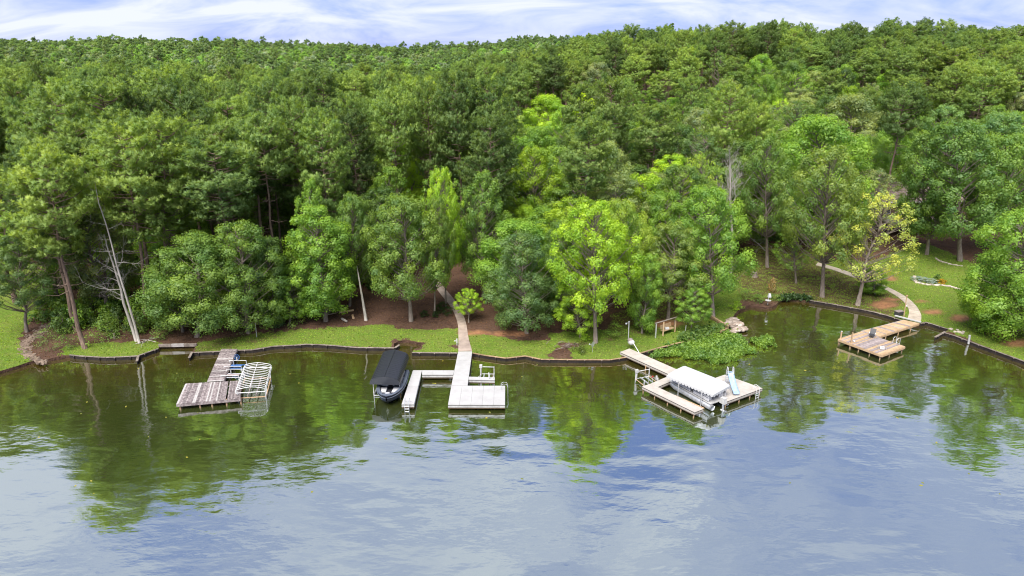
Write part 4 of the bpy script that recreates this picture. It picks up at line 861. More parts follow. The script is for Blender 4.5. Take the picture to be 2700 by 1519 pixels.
cradle(1283, 1004, 1.5, 1.9, R(-3), 'white pipe lift straddling the narrow right finger of the white dock')
cradle(1704, 1012, 1.7, 1.7, R(22), 'white lift with winch box and red lever left of the tan dock', True)

# ------------------------------------------------------------------ black canopy lift and wake boat
def rib_canopy(e, c, zc, prof, nrib, mat, rmat, name='canopy', bulge=.09, valance=.0):
    rows = []; m = nrib * 4
    for j in range(m + 1):
        v = j / m; k = .5 - .5 * math.cos(2 * math.pi * v * nrib); row = []
        for u, zz in prof:
            p = bil(c, u, v); sag = bulge * (1 - abs(math.cos(math.pi * v * nrib))) * (0.35 + .65 * (abs(u - .5) * 2)); row.append((p.x, p.y, zz - sag))
        rows.append(row)
    q = MB(); n = len(prof); vs = [p for r in rows for p in r]; fs = [(j * n + i, j * n + i + 1, (j + 1) * n + i + 1, (j + 1) * n + i) for j in range(m) for i in range(n - 1)]
    q.add(vs, fs); o = q.build(name, mat, e, smooth=True)
    for rr, nm in ((rows[0], 'end_flap'), (rows[-1], 'end_flap')):
        q = MB(); lo = [(a, b, min(prof[0][1], prof[-1][1]) - .02) for a, b, _ in rr]; q.add(rr + lo, [(i, i + 1, n + i + 1, n + i) for i in range(n - 1)]); q.build(nm, mat, e)
    return o
PROF = [(u, zq - .5) for u, zq in ((0, 2.3), (.01, 2.55), (.05, 2.78), (.12, 2.93), (.25, 3.05), (.38, 3.13), (.5, 3.19), (.62, 3.13), (.75, 3.05), (.88, 2.93), (.95, 2.78), (.99, 2.55), (1, 2.3))]
c = [P(974.5, 1013, 1.8), P(1054, 1015, 1.8), P(1078.5, 944, 1.8), P(1007.5, 939, 1.8)]
b0 = (c[0] + c[1] + c[2] + c[3]) / 4; b0.z = 0
e = empty('black_boat_canopy', b0, 'black ribbed fabric canopy on white posts over the dark boat', 'boat lift canopy')
rib_canopy(e, c, 2.3, PROF, 16, 'canopy_black', None)
MB().tube([tuple(bil(c, .5, 0))[:2] + (2.7,), tuple(bil(c, .5, 1))[:2] + (2.7,)], .035, 5).build('ridge_seam', 'canopy_black', e)
LG = []
for u, v in ((.06, .12), (.95, .12), (.95, .62), (.06, .62)):
    a = bil(c, u, v); LG.append(a); MB().tube([(a.x, a.y, -1), (a.x, a.y, 1.95)], .05, 6).build('leg', 'white_pipe', e)
for a, b in ((0, 3), (1, 2)): MB().tube([(LG[a].x, LG[a].y, .15), (LG[b].x, LG[b].y, .15)], .06, 6).build('beam', 'alu', e)
for a, b in ((0, 1), (3, 2)): MB().tube([(LG[a].x, LG[a].y, .1), (LG[b].x, LG[b].y, .1)], .05, 6).build('beam', 'alu', e)
MB().tube([(LG[1].x + .12, LG[1].y - .4, .1), (LG[1].x + .12, LG[1].y - .4, .9)], .04, 5).build('guide_post', 'flower', e)
MB().box((LG[1].x + .28, LG[1].y + .3, .95), (.3, .35, .45)).build('winch_box', 'vinyl_dark', e)
def hull(e, L, Wd, mats, sec, name='hull'):
    pass
def wake_boat():
    bow = P(1019.5, 1068, .35); ax = (bil(c, .5, 1) - bil(c, .5, 0)); an = math.atan2(ax.y, ax.x) - math.pi / 2 + math.pi; ctr = bow + Vector((math.sin(an) * -0, 0, 0))
    # local frame: +Y is the bow
    e = empty('wake_boat', (0, 0, 0), 'dark wakeboard boat with pale bow seats under the black canopy', 'boat', None, an); L = 6.3
    f = Vector((-math.sin(an), math.cos(an), 0)); e.location = (bow.x - f.x * L, bow.y - f.y * L, .35); e.scale = (1.22, 1, 1)
    def B(q, n, m, s=False, p=None): return q.build(n, m, p or e, s, True)
    st = [(0, 1.10), (.1, 1.15), (.35, 1.2), (.55, 1.18), (.7, 1.08), (.82, .88), (.9, .66), (.96, .40), (1.0, .06)]
    rows = []
    for t, w in st:
        zt = .82 + .12 * t; keel = -.42 + (.0 if t < .75 else .75 * ((t - .75) / .25) ** 2); rows.append([(-w, t * L, zt), (-w * .97, t * L, zt - .28), (-w * .78, t * L * .995, .05 + max(0, keel + .42) * .6), (0, t * L * .985, keel), (w * .78, t * L * .995, .05 + max(0, keel + .42) * .6), (w * .97, t * L, zt - .28), (w, t * L, zt)])
    n = 7; vs = [p for r in rows for p in r]; q = MB(); q.add(vs, [(j * n + i, (j + 1) * n + i, (j + 1) * n + i + 1, j * n + i + 1) for j in range(len(st) - 1) for i in range(n - 1)] + [tuple(range(n))]); B(q, 'hull', 'gel_black', True)
    q = MB()
    for s in (-1, 1):
        q.tube([(s * w * 1.0, t * L, .60 + .12 * t) for t, w in st], .05, 5)
    B(q, 'rub_rail', 'gel_grey', True)
    # gunwale deck ring round an open cockpit
    q = MB(); inn = [(t, max(.0, w - .26)) for t, w in st[:-1]]; outr = st
    for s in (-1, 1):
        for (t0, w0), (t1, w1), (_, i0), (_, i1) in zip(outr[:-2], outr[1:-1], inn[:-1], inn[1:]):
            z0, z1 = .83 + .12 * t0, .83 + .12 * t1; q.add([(s * w0, t0 * L, z0), (s * w1, t1 * L, z1), (s * i1, t1 * L, z1 + .02), (s * i0, t0 * L, z0 + .02), (s * i1, t1 * L, .4), (s * i0, t0 * L, .4)], [(0, 1, 2, 3) if s < 0 else (3, 2, 1, 0), (3, 2, 4, 5)])
    q.add([(-.40, .95 * L, .95), (.40, .95 * L, .95), (0, L, .97), (-.3, .90 * L, .96), (.3, .90 * L, .96)], [(0, 1, 2), (0, 3, 4, 1)])
    B(q, 'deck', 'gel_grey'); 
    fl = [(-.85, .05), (-.92, .5), (-.7, .75), (-.3, .90), (.3, .90), (.7, .75), (.92, .5), (.85, .05)]; B(MB().prism([(a, b * L) for a, b in fl], .30, .36), 'floor', 'vinyl_dark')
    for s in (-1, 1):
        B(MB().hexa([(s * .28, .60 * L, .4), (s * .88, .60 * L, .4), (s * .50, .84 * L, .4), (s * .24, .84 * L, .4)][::s], [(s * .28, .60 * L, .72), (s * .88, .60 * L, .72), (s * .50, .84 * L, .78), (s * .24, .84 * L, .78)][::s]), 'bow_seat', 'vinyl_white')
        B(MB().hexa([(s * .25, .85 * L, .5), (s * .48, .85 * L, .5), (s * .32, .895 * L, .5), (s * .2, .895 * L, .5)][::s], [(s * .25, .85 * L, .92), (s * .48, .85 * L, .92), (s * .32, .895 * L, .92), (s * .2, .895 * L, .92)][::s]), 'bow_cushion', 'vinyl_dark')
        B(MB().box((s * .62, .34 * L, .55), (.4, 1.3, .34)), 'side_seat', 'vinyl_white')
        B(MB().hexa([(s * .2, .585 * L, .8), (s * .98, .56 * L, .8), (s * .98, .57 * L, .8), (s * .2, .60 * L, .8)][::s], [(s * .22, .56 * L, 1.25), (s * .9, .53 * L, 1.2), (s * .9, .535 * L, 1.2), (s * .22, .565 * L, 1.25)][::s]), 'windshield', 'glass')
    B(MB().box((0, .72 * L, .52), (.4, 1.2, .06)), 'aisle_mat', 'vinyl_dark'); B(MB().box((0, .89 * L, .80), (.40, .5, .3), top=.8), 'bow_step', 'vinyl_white')
    B(MB().box((0, .1 * L, .6), (1.6, .9, .4)), 'sun_pad', 'vinyl_white')
    q = MB(); q.tube([(-.98, .52 * L, .9), (-.85, .45 * L, 1.6), (0, .42 * L, 1.78), (.85, .45 * L, 1.6), (.98, .52 * L, .9)], .035, 6); B(q, 'tower', 'vinyl_dark')
wake_boat()

# ------------------------------------------------------------------ tan dock, pontoon boat, slide
e = empty('tan_dock', P(1633, 927, 0), 'pale tan dock with a long gangway, U shaped slip and square platform', 'dock')
z = .74
gA, gB = P(1633, 927.5, z), P(1659.8, 919, z); dirv = (P(1772, 968.4, z) - gB); L_ = dirv.length; dirv.normalize(); nrm_ = Vector((-dirv.y, dirv.x, 0)); wG = (gB - gA).dot(nrm_) ; gA = gB - nrm_ * abs(wG)
PA, PB, PC = P(1910.7, 988, z), P(2010.7, 1023.7, z), P(1916, 1058.6, z); PD = PA + (PC - PB)
LO, FO, FT, IC = P(1692.9, 1019.3, z), P(1832, 1087, z), P(1855, 1078, z), P(1734.8, 1020, z)
def tl(c_, n, nm, fas):   # composite boards across the walk
    deck_piece_boards(e, c_, n, nm, fas)
def deck_piece_boards(e, c, n, nm, fas, mat='tan_deck'):
    planks(e, [c[0], c[1], c[2], c[3]], n, mat, th=.05, gap=.0, name=nm)
    area = sum(c[i].x * c[(i + 1) % 4].y - c[(i + 1) % 4].x * c[i].y for i in range(4)); s = 1 if area > 0 else -1
    for i in fas:
        a, b = (c[i], c[(i + 1) % 4]) if s > 0 else (c[(i + 1) % 4], c[i])
        rails(e, a, b, z - .13, z - .055, 'dark_gap', 'gap_strip', out=-.06, t=.04); rails(e, a, b, z - .30, z - .135, 'tan_deck', 'rim_board', out=-.045, t=.05); rails(e, a, b, z - .42, z - .305, 'brown_skirt', 'stringer', out=-.10, t=.05)
Lg = (PD - gA).dot(dirv) - .02
deck_piece_boards(e, [gA, gA + dirv * Lg, gB + dirv * Lg, gB], 6, 'walkway_panel', (0, 2, 3))
deck_piece_boards(e, [PD, PC, PB, PA], 4, 'platform_panel', (0, 1, 2, 3))
fd = (FO - LO).normalized(); fw = (FT - FO); IL = LO + fw
deck_piece_boards(e, [LO, FO, FT, IL], 6, 'finger_panel', (0, 1, 2))
k1 = gA + dirv * ((IL - gA).dot(dirv)); bw = (IC - IL).length
deck_piece_boards(e, [IL, IC, k1 + dirv * bw, k1], 1, 'cross_panel', (1, 3))
piles(e, [L2(LO, FO, t) + Vector((0.1, .2, 0)) for t in (.02, .25, .5, .75, .98)] + [L2(PC, PB, t) + Vector((-.15, .1, 0)) for t in (.03, .4, .7, .98)] + [gA + dirv * t for t in (4, 8)], 'rusty', .07, .5)
pd = (PB - PC).normalized(); ladder(L2(PC, PB, .80), (pd.y, -pd.x, 0), 'white ladder on the front side of the tan platform', h=.55, w=.5, mat='white_pipe', rungs=3)
# pontoon boat: +Y local points to the bow
stern, bowp = P(1878.6, 1078, .35), P(1764, 1012, .35); ctr_off = nrm_ * 1.12; bd = (bowp - stern); BLn = bd.length; an = math.atan2(-bd.x, bd.y)
org = stern + ctr_off
e = empty('pontoon_boat', (org.x, org.y, .38), 'white and silver pontoon boat with outboard under the white canopy', 'boat', None, an)
def B(q, n, m, s=False, p=None): return q.build(n, m, p or e, s, True)
for s in (-1, 1): B(MB().tube([(s * 1.05, -.1, 0), (s * 1.05, .15, 0), (s * 1.05, BLn * .82, 0), (s * 1.05, BLn * .93, .07), (s * 1.05, BLn * 1.0, .28)], [.30, .33, .33, .24, .04], 12), 'pontoon', 'alu', True)
B(MB().box((0, BLn * .5 - .1, .40), (2.5, BLn * .95, .08)), 'deck', 'white_trim')
for s in (-1, 1):
    for a, b in ((.06, .40), (.47, .90)):
        B(MB().box((s * 1.17, BLn * (a + b) / 2, .80), (.04, BLn * (b - a), .52)), 'fence_panel', 'vinyl_white'); B(MB().tube([(s * 1.19, BLn * a, 1.12), (s * 1.19, BLn * b, 1.12)], .025, 5), 'rail', 'alu')
        B(MB().box((s * 1.175, BLn * (a + b) / 2, .90), (.06, BLn * (b - a) * .96, .05)), 'stripe', 'gel_grey')
    B(MB().box((s * .8, BLn * .25, .72), (.55, BLn * .3, .5)), 'seat', 'vinyl_white'); B(MB().box((s * .8, BLn * .7, .72), (.55, BLn * .32, .5)), 'seat', 'vinyl_white')
B(MB().box((0, BLn * .91, .80), (1.9, .05, .5)), 'front_gate', 'vinyl_white'); B(MB().box((.55, BLn * .45, .9), (.5, .5, .85)), 'console', 'vinyl_white')
mo = B(MB().box((0, -.42, .72), (.42, .62, .60), top=.8), 'outboard_motor', 'white_trim'); mo.name = 'outboard_motor'
MB().tube([(0, -.45, .45), (0, -.5, -.35)], [.13, .09], 8).build('motor_leg', 'alu', mo, local=True); MB().tube([(0, -.75, -.38), (0, -.25, -.38)], [.05, .09], 8).build('gearcase', 'vinyl_white', mo, local=True)
q = MB()
for k in range(3): an_ = k * 2.094; q.box((.13 * math.cos(an_), -.78, -.38 + .13 * math.sin(an_)), (.16, .03, .12), 0)
q.build('propeller', 'alu', mo, local=True)
# white canopy over the pontoon boat
zc = 1.95; FLc, BLc = P(1880, 1049, zc - .31), P(1757, 997, zc - .31); wdt = 3.0
dv = (BLc - FLc).normalized(); nv = Vector((-dv.y, dv.x, 0)); nv = nv if nv.dot(nrm_) > 0 else -nv
c2 = [FLc, FLc + nv * wdt, BLc + nv * wdt, BLc]; ct = (c2[0] + c2[1] + c2[2] + c2[3]) / 4; ct.z = 0
e = empty('white_boat_canopy', ct, 'white peaked canopy with scalloped valance over the pontoon boat', 'boat lift canopy')
def cp_(u, v, zz): p = bil(c2, u, v); return (p.x, p.y, zz)
us = [0, .04, .12, .26, .4, .5, .6, .74, .88, .96, 1]; vs_ = [0, .02, .07, .12] + [.12 + .76 * i / 12 for i in range(1, 13)] + [.93, .98, 1]
def zz(u, v):
    a = min(1, min(u, 1 - u) / .30); b = min(1, min(v, 1 - v) / .13); return zc + .62 * math.sin(min(a, b ** .9) * math.pi / 2) ** .8 + .0
G_ = [cp_(u, v, zz(u, v)) for v in vs_ for u in us]; n = len(us); q = MB(); q.add(G_, [(j * n + i, j * n + i + 1, (j + 1) * n + i + 1, (j + 1) * n + i) for j in range(len(vs_) - 1) for i in range(n - 1)]); q.build('canopy', 'canopy_white', e, True)
def valance(a, b, ns):
    q = MB(); m = ns * 6; top = []; bot = []
    for i in range(m + 1):
        p = L2(a, b, i / m); top.append((p.x, p.y, zc + .01)); bot.append((p.x, p.y, zc - .16 - .15 * abs(math.sin(math.pi * i / 6))))
    q.add(top + bot, [(i, i + 1, m + 2 + i, m + 1 + i) for i in range(m)]); q.build('valance', 'canopy_white', e)
valance(c2[0], c2[3], 15); valance(c2[1], c2[2], 15); valance(c2[0], c2[1], 6); valance(c2[3], c2[2], 6)
for u, v in ((.0, .23), (.0, .72), (1.0, .23), (1.0, .72)):
    a = bil(c2, u, v); MB().tube([(a.x, a.y, -1), (a.x, a.y, zc + .1)], .055, 6).build('leg', 'alu', e)
for u in (0, 1): a, b = bil(c2, u, .15), bil(c2, u, .78); MB().tube([(a.x, a.y, .1), (b.x, b.y, .1)], .06, 6).build('beam', 'rusty', e)
# slide
def slide():
    tp = Pat(1923, 972, P(1921, 1014, z).y); foot = P(1921, 1016, z); end = P(1941, 1044, .75); e = empty('water_slide', (foot.x, foot.y, z), 'light blue water slide with raised handrails on the tan platform', 'slide')
    top = Vector((foot.x, foot.y, 2.55)); dr = (end - top); dr.z = 0; Ld = dr.length; dr.normalize(); sd = Vector((-dr.y, dr.x, 0)); rows = []
    for i in range(13):
        t = i / 12; c0 = top + dr * Ld * t; zt = .95 + (2.25 - .95) * (1 - t) ** 1.5 + (.0 if t < .9 else .02)
        rows.append([(c0 + sd * s * .30 + Vector((0, 0, zt + h - c0.z))) for s, h in ((-1.08, .22), (-1, .02), (-.5, -.03), (.5, -.03), (1, .02), (1.08, .22))])
    q = MB(); q.add([p for r in rows for p in r], [(j * 6 + i, j * 6 + i + 1, (j + 1) * 6 + i + 1, (j + 1) * 6 + i) for j in range(12) for i in range(5)]); q.build('chute', 'slide_blue', e, True)
    for s in (-1, 1):
        b = top + sd * s * .3; MB().tube([(b.x - dr.x * .5, b.y - dr.y * .5, z), (b.x - dr.x * .15, b.y - dr.y * .15, 2.3), (b.x - dr.x * .12, b.y - dr.y * .12, 2.82), (b.x + dr.x * .12, b.y + dr.y * .12, 2.84), (b.x + dr.x * .3, b.y + dr.y * .3, 2.2)], .035, 6).build('handrail', 'white_pipe', e)
        m_ = top + dr * Ld * .7 + sd * s * .25; MB().tube([(m_.x, m_.y, z), (m_.x, m_.y, 1.15)], .03, 5).build('leg', 'white_pipe', e)
    for k in range(6):
        f = k / 6; a, b = top - dr * (.5 - .35 * f) - sd * .3, top - dr * (.5 - .35 * f) + sd * .3; zq = z + .25 + 1.5 * f; MB().tube([(a.x, a.y, zq), (b.x, b.y, zq)], .03, 5).build('step', 'slide_blue', e)
slide()

# ------------------------------------------------------------------ wooden dock on the right
z = .72
e = empty('wooden_dock', P(2384, 843.5, 0), 'wooden dock of new orange and old grey boards with a square platform', 'dock')
A0, B0 = P(2384, 843.5, z), P(2424, 852, z); Lf, Fr, Rt = P(2210.5, 893.6, z), P(2325.9, 935.8, z), P(2386.4, 913.5, z); Bk = Lf + (Rt - Fr)
dW = (P(2218.4, 890.4, z) - A0); A1 = Bk + Vector((0, 0, 0)); B1 = P(2314, 888, z)
planks(e, [B0, B1, A1, A0], 34, lambda i: 'deck_grey' if i in (7, 8, 14, 20, 21, 27, 33) else 'new_wood', gap=.0025, jit=.004)
cols = [1, 1, 0, 1, 1, 0, 0, 1, 1, 0, 1, 0, 0, 0, 0, 0, 0, 0, 1, 1, 0, 0, 1, 0, 0, 1, 1, 1]
planks(e, [Lf, Fr, Rt, Bk], 28, lambda i: 'new_wood' if cols[i] else 'deck_grey', gap=.003, jit=.002)
rails(e, Lf, Fr, z - .30, z - .045, 'new_wood', 'rim_board', out=.0); rails(e, Fr, Rt, z - .30, z - .045, 'new_wood', 'rim_board', out=.0); rails(e, Rt, Bk, z - .3, z - .045, 'new_wood', 'rim_board', out=0); rails(e, Bk, Lf, z - .3, z - .045, 'new_wood', 'rim_board', out=0)
rails(e, B1, B0, z - .30, z - .055, 'new_wood', 'rim_board', out=0); rails(e, A0, A1, z - .2, z + .02, 'pale_wood', 'rim_board', out=0)
piles(e, [L2(Lf, Fr, t) + Vector((0.05, .2, 0)) for t in (.03, .3, .5, .75, .98)] + [L2(Fr, Rt, t) + Vector((-.1, .1, 0)) for t in (.4, .95)] + [L2(B0, B1, t) for t in (.2, .5, .8)], 'new_wood', .07, .5)
def wood_post(x, y, h, label, z0=.72, mat='new_wood', extra=None, w=.14):
    o = P(x, y, z0); e = empty('mooring_post', (o.x, o.y, z0), label, 'post', 'wooden posts by the wooden dock'); MB().box((o.x, o.y, z0 + h / 2 - .4), (w, w, h + .8)).build('shaft', mat, e); MB().box((o.x, o.y, z0 + h + .02), (w * 1.25, w * 1.25, .06)).build('post_cap', 'white_trim' if extra else mat, e)
    return o
wood_post(2216, 893, .95, 'short post with a white cap at the left corner of the wooden dock', extra=1)
o = wood_post(2244, 904, 1.25, 'taller post on the front edge of the wooden dock holding an anchor line')
o = P(2252, 902, z); q = MB(); q.ball((o.x, o.y, z + .12), .14, 8, squash=.9); setp(q.build('mooring_float', 'vinyl_white', smooth=True), 'small white float lying beside the taller dock post', 'float')
rd = (Fr - Rt).normalized(); sdv = (Rt - Bk).normalized(); 
lc = P(2364, 903.5, z); ladder(lc, Vector((-rd.x, -rd.y, 0)), 'white ladder hoops on the back edge of the wooden platform', h=.7, w=.45, mat='white_pipe', rungs=3)
# lounge chair
o = P(2298, 890, z); e = empty('deck_chair', (o.x, o.y, z), 'black folding chair tipped on the wooden platform', 'chair', None, R(-35))
def B(q, n, m, s=False, p=None): return q.build(n, m, p or e, s, True)
B(MB().box((0, 0, .36), (.62, .6, .06)), 'seat', 'plastic_black'); B(MB().hexa([(-.31, .28, .36), (.31, .28, .36), (.31, .34, .36), (-.31, .34, .36)], [(-.31, .72, .95), (.31, .72, .95), (.31, .78, .92), (-.31, .78, .92)]), 'backrest', 'plastic_black')
for sx in (-1, 1):
    for sy in (-1, 1): B(MB().tube([(sx * .29, sy * .26, 0), (sx * .27, sy * .2, .36)], .02, 5), 'leg', 'alu')
    B(MB().box((sx * .33, .05, .56), (.07, .55, .04)), 'armrest', 'vinyl_white')
# metal stand
o = P(2325, 921, z); e = empty('kayak_rack', (o.x, o.y, z), 'small square grey metal frame standing on the wooden platform', 'rack', None, R(-20))
for sx in (-1, 1):
    for sy in (-.5, .5): B(MB().tube([(sx * .42, sy * .5, 0), (sx * .42, sy * .5, .62)], .025, 5), 'leg', 'alu')
for a, b in (((-.42, -.25), (.42, -.25)), ((-.42, .25), (.42, .25)), ((-.42, -.25), (-.42, .25)), ((.42, -.25), (.42, .25))): B(MB().tube([a + (.62,), b + (.62,)], .028, 5), 'top_bar', 'deck_grey')
B(MB().box((0, 0, .2), (.5, .3, .3)), 'bucket', 'vinyl_white')
# post and box at the head of the dock
o = G(2383, 838); e = empty('light_post', o, 'tall slim wooden post with a small white lamp beside the curved path', 'post'); t_ = Pat(2391, 781, o.y)
MB().tube([o + Vector((0, 0, -.3)), (t_.x, t_.y, t_.z)], .06, 6).build('shaft', 'new_wood', e); MB().box((t_.x, t_.y, t_.z + .06), (.2, .2, .12)).build('post_cap', 'rusty', e); m_ = o.lerp(t_, .55); MB().ball((m_.x + .12, m_.y - .05, m_.z), .1, 8).build('lamp', 'vinyl_white', e, True)
o = G(2369, 831); q = MB(); q.box((o.x, o.y, o.z + .3), (1.0, .6, .6), R(20)); x_ = q.build('storage_box', 'plastic_black'); 
e = empty('storage_bin', o, 'dark grey storage bin on the grass beside the wooden dock', 'bin', None, R(20)); bpy.data.objects.remove(x_)
MB().box((0, 0, .27), (1.0, .6, .54)).build('bin_body', 'plastic_black', e, local=True); MB().box((0, 0, .58), (1.06, .66, .07)).build('lid', 'deck_grey', e, local=True)
a, b = P(2358.5, 834, .6), P(2427, 851.5, .6); e = empty('landing_board', a, 'long pale board laid along the head of the wooden dock', 'board'); dd = (b - a).normalized(); nn = Vector((dd.y, -dd.x, 0)) * -.35
q = MB(); q.hexa([a, b, b + nn, a + nn], [p + Vector((0, 0, .1)) for p in (a, b, b + nn, a + nn)]); q.build('board_top', 'white_deck', e)

# ------------------------------------------------------------------ lawn furniture
def pole(name, x, y, tx, ty, label, cat, mat='white_trim', r=.05, extra=None, gi=True):
    o = G(x, y); t = Pat(tx, ty, o.y); e = empty(name, o, label, cat); MB().tube([o + Vector((0, 0, -.3)), t], r, 6).build('shaft', mat, e)
    if extra: extra(e, o, t)
    return e
def lamp_head(e, o, t): MB().tube([t - Vector((0, 0, .12)), t - Vector((.28, .1, .10))], .03, 5).build('arm', 'white_trim', e); MB().ball((t.x - .34, t.y - .1, t.z - .18), .12, 8).build('lamp_head', 'vinyl_white', e, True); MB().box((t.x, t.y, t.z + .03), (.16, .16, .07)).build('post_cap', 'white_trim', e)
pole('lamp_post', 1656.5, 904, 1658.5, 849, 'white lamp pole with a side light standing on the lawn near the tan dock', 'lamp post', r=.06, extra=lamp_head)
pole('marker_pole', 677, 889, 673, 852, 'thin white pole at the edge of the wood behind the grey dock', 'pole', r=.045)
pole('marker_pole', 1806, 884, 1809, 858, 'thin pale stake in the lawn right of the swing', 'pole', r=.04)
pole('vent_pipe', 2555, 901, 2557, 884, 'thick white pipe standing in the grass near the right edge', 'pipe', r=.13)
def dish(e, o, t): MB().tube([t + Vector((-.05, 0, 0)), t + Vector((.02, -.06, .0))], [.02, .34], 14).build('dish_bowl', 'alu', e, True); MB().tube([t + Vector((0, -.05, -.1)), t + Vector((-.38, -.2, .05))], .02, 4).build('feed_arm', 'white_trim', e); MB().ball((t.x - .4, t.y - .2, t.z + .05), .09, 6).build('receiver', 'vinyl_white', e)
pole('satellite_dish', 1562, 929, 1563, 907, 'small grey satellite dish on a stake at the lawn edge', 'satellite dish', mat='alu', r=.03, extra=dish)
o = P(1685, 929, .5); e = empty('beached_buoy', o, 'grey topped white float leaning on a stake at the gangway end', 'float'); MB().tube([o + Vector((.1, 0, -.2)), o + Vector((-.55, .9, .75))], .05, 6).build('stake', 'white_pipe', e)
MB().ball((o.x - .75, o.y + 1.2, o.z + .75), .42, 10, squash=.8).build('float_body', 'white_trim', e, True); MB().ball((o.x - .86, o.y + 1.35, o.z + .98), .36, 10, squash=.7).build('float_top', 'deck_grey', e, True)
# swing
pa, pb, pc = G(1728, 891), G(1747.5, 886), G(1779, 876)
e = empty('garden_swing', pa, 'wooden bench swing hanging from a long beam on posts', 'swing'); tz = Pat(1731, 854, pa.y).z; tz2 = tz + .15
for p, zt, m in ((pa, tz, 'alu'), (pb, tz, 'new_wood'), (pc, tz2, 'new_wood')): MB().box((p.x, p.y, (p.z + zt) / 2 - .1), (.14, .14, zt - p.z + .2)).build('post', m, e)
MB().tube([(pa.x - .15, pa.y, tz + .05), (pc.x + .2, pc.y, tz2 + .05)], .09, 4).build('beam', 'cap_grey', e)
s1, s2 = L2(pb, pc, .06), L2(pb, pc, .94); sz = s1.z + .55; dr = (s2 - s1).normalized(); bk = Vector((-dr.y, dr.x, 0))
q = MB(); q.hexa([(s1.x, s1.y, sz), (s2.x, s2.y, sz), (s2.x + bk.x * .55, s2.y + bk.y * .55, sz), (s1.x + bk.x * .55, s1.y + bk.y * .55, sz)], [(s1.x, s1.y, sz + .08), (s2.x, s2.y, sz + .08), (s2.x + bk.x * .55, s2.y + bk.y * .55, sz + .05), (s1.x + bk.x * .55, s1.y + bk.y * .55, sz + .05)]); q.build('seat', 'new_wood', e)
for k in range(4):
    a, b = s1 + bk * (.55 + .03 * k), s2 + bk * (.55 + .03 * k); zz_ = sz + .12 + k * .13; q = MB(); q.hexa([(a.x, a.y, zz_), (b.x, b.y, zz_), (b.x + bk.x * .04, b.y + bk.y * .04, zz_), (a.x + bk.x * .04, a.y + bk.y * .04, zz_)], [(a.x, a.y, zz_ + .11), (b.x, b.y, zz_ + .11), (b.x + bk.x * .04, b.y + bk.y * .04, zz_ + .11), (a.x + bk.x * .04, a.y + bk.y * .04, zz_ + .11)]); q.build('backrest_slat', 'new_wood', e)
for p in (s1, s2): MB().tube([(p.x, p.y + .2, sz), (p.x, p.y + .1, tz)], .015, 4).build('chain', 'alu', e)
m_ = L2(s1, s2, .42); setp(MB().box((m_.x + bk.x * .25, m_.y + bk.y * .25, sz + .2), (.5, .34, .2), R(10)).build('cushion', 'vinyl_white'), 'white cushion on the seat of the bench swing', 'cushion')
# fixtures by the path
o = G(1205, 911); e = empty('dock_light', o, 'small white utility box on a stake left of the path foot', 'utility box'); MB().tube([o, o + Vector((0, 0, .55))], .04, 5).build('stake', 'white_pipe', e); MB().box((o.x, o.y, o.z + .62), (.16, .14, .5)).build('box_body', 'white_trim', e); MB().ball((o.x - .22, o.y, o.z + .6), .09, 6).build('lamp', 'vinyl_white', e)
o = P(2024, 803, .6); e = empty('bird_feeder', o, 'white two tier bird bath on the planted point of the cove', 'bird bath'); MB().tube([o, o + Vector((0, 0, 1.0))], .05, 6).build('stem', 'white_trim', e); MB().tube([o + Vector((0, 0, .45)), o + Vector((0, 0, .62))], [.1, .42], 12).build('lower_bowl', 'white_trim', e, True); MB().box((o.x + .1, o.y, o.z + 1.35), (.42, .4, .5), top=.6).build('lantern', 'vinyl_white', e)
# stone landing at the cove mouth: irregular slabs
def rock_mesh(seed, sx, sy, sz):
    g = random.Random(seed); q = MB(); n = 7; t = [(math.cos(2 * math.pi * k / n) * sx * g.uniform(.75, 1.1), math.sin(2 * math.pi * k / n) * sy * g.uniform(.75, 1.1)) for k in range(n)]; q.v = []; 
    vs = [(x, y, -sz * .5) for x, y in t] + [(x * 1.05, y * 1.05, sz * g.uniform(.1, .3)) for x, y in t] + [(x * .7, y * .7, sz * g.uniform(.4, .6)) for x, y in t]
    q.add(vs, [tuple(range(2 * n, 3 * n))] + [(i + r * n, (i + 1) % n + r * n, (i + 1) % n + (r + 1) * n, i + (r + 1) * n) for r in range(2) for i in range(n)]); return q
e = empty('stone_landing', P(1935, 862, 0), 'landing of broken flat stones stepping into the cove', 'stone landing'); g_ = random.Random(3); rk = [rock_mesh(i, 1, 1, 1).mesh('stone', 'stone') for i in range(6)]
ld = [P(1912, 851, .4), P(1938, 841, .4), P(1968, 868, .3), P(1935, 878, .3)]
for i in range(46):
    u, v = g_.random(), g_.random(); p = quad_at(ld, u, v); o_ = link('stone', rk[i % 6], e); o_.location = (p.x - e.location.x, p.y - e.location.y, .30 + .25 * (1 - v) + g_.uniform(0, .1)); s_ = g_.uniform(.28, .6); o_.scale = (s_, s_ * g_.uniform(.6, 1), .22); o_.rotation_euler = (g_.uniform(-.15, .15), g_.uniform(-.15, .15), g_.uniform(0, 6))
def rocks(name, label, pts, mat, kind=None, s0=.2, s1=.4, seed=1, cat=None):
    g = random.Random(seed); q = MB()
    for p in pts:
        s_ = g.uniform(s0, s1); r_ = rock_mesh(g.randrange(9999), s_, s_ * g.uniform(.6, 1), s_ * .8); q.add([(a + p[0], b + p[1], c_ + p[2] + s_ * .1) for a, b, c_ in r_.v], r_.f)
    o = q.build(name, mat); return setp(o, label, cat, None, kind)
gx = random.Random(8); gul = []
gp = [(141, 852), (120, 862), (98, 876), (72, 888), (62, 905), (68, 922), (90, 935), (108, 944)]
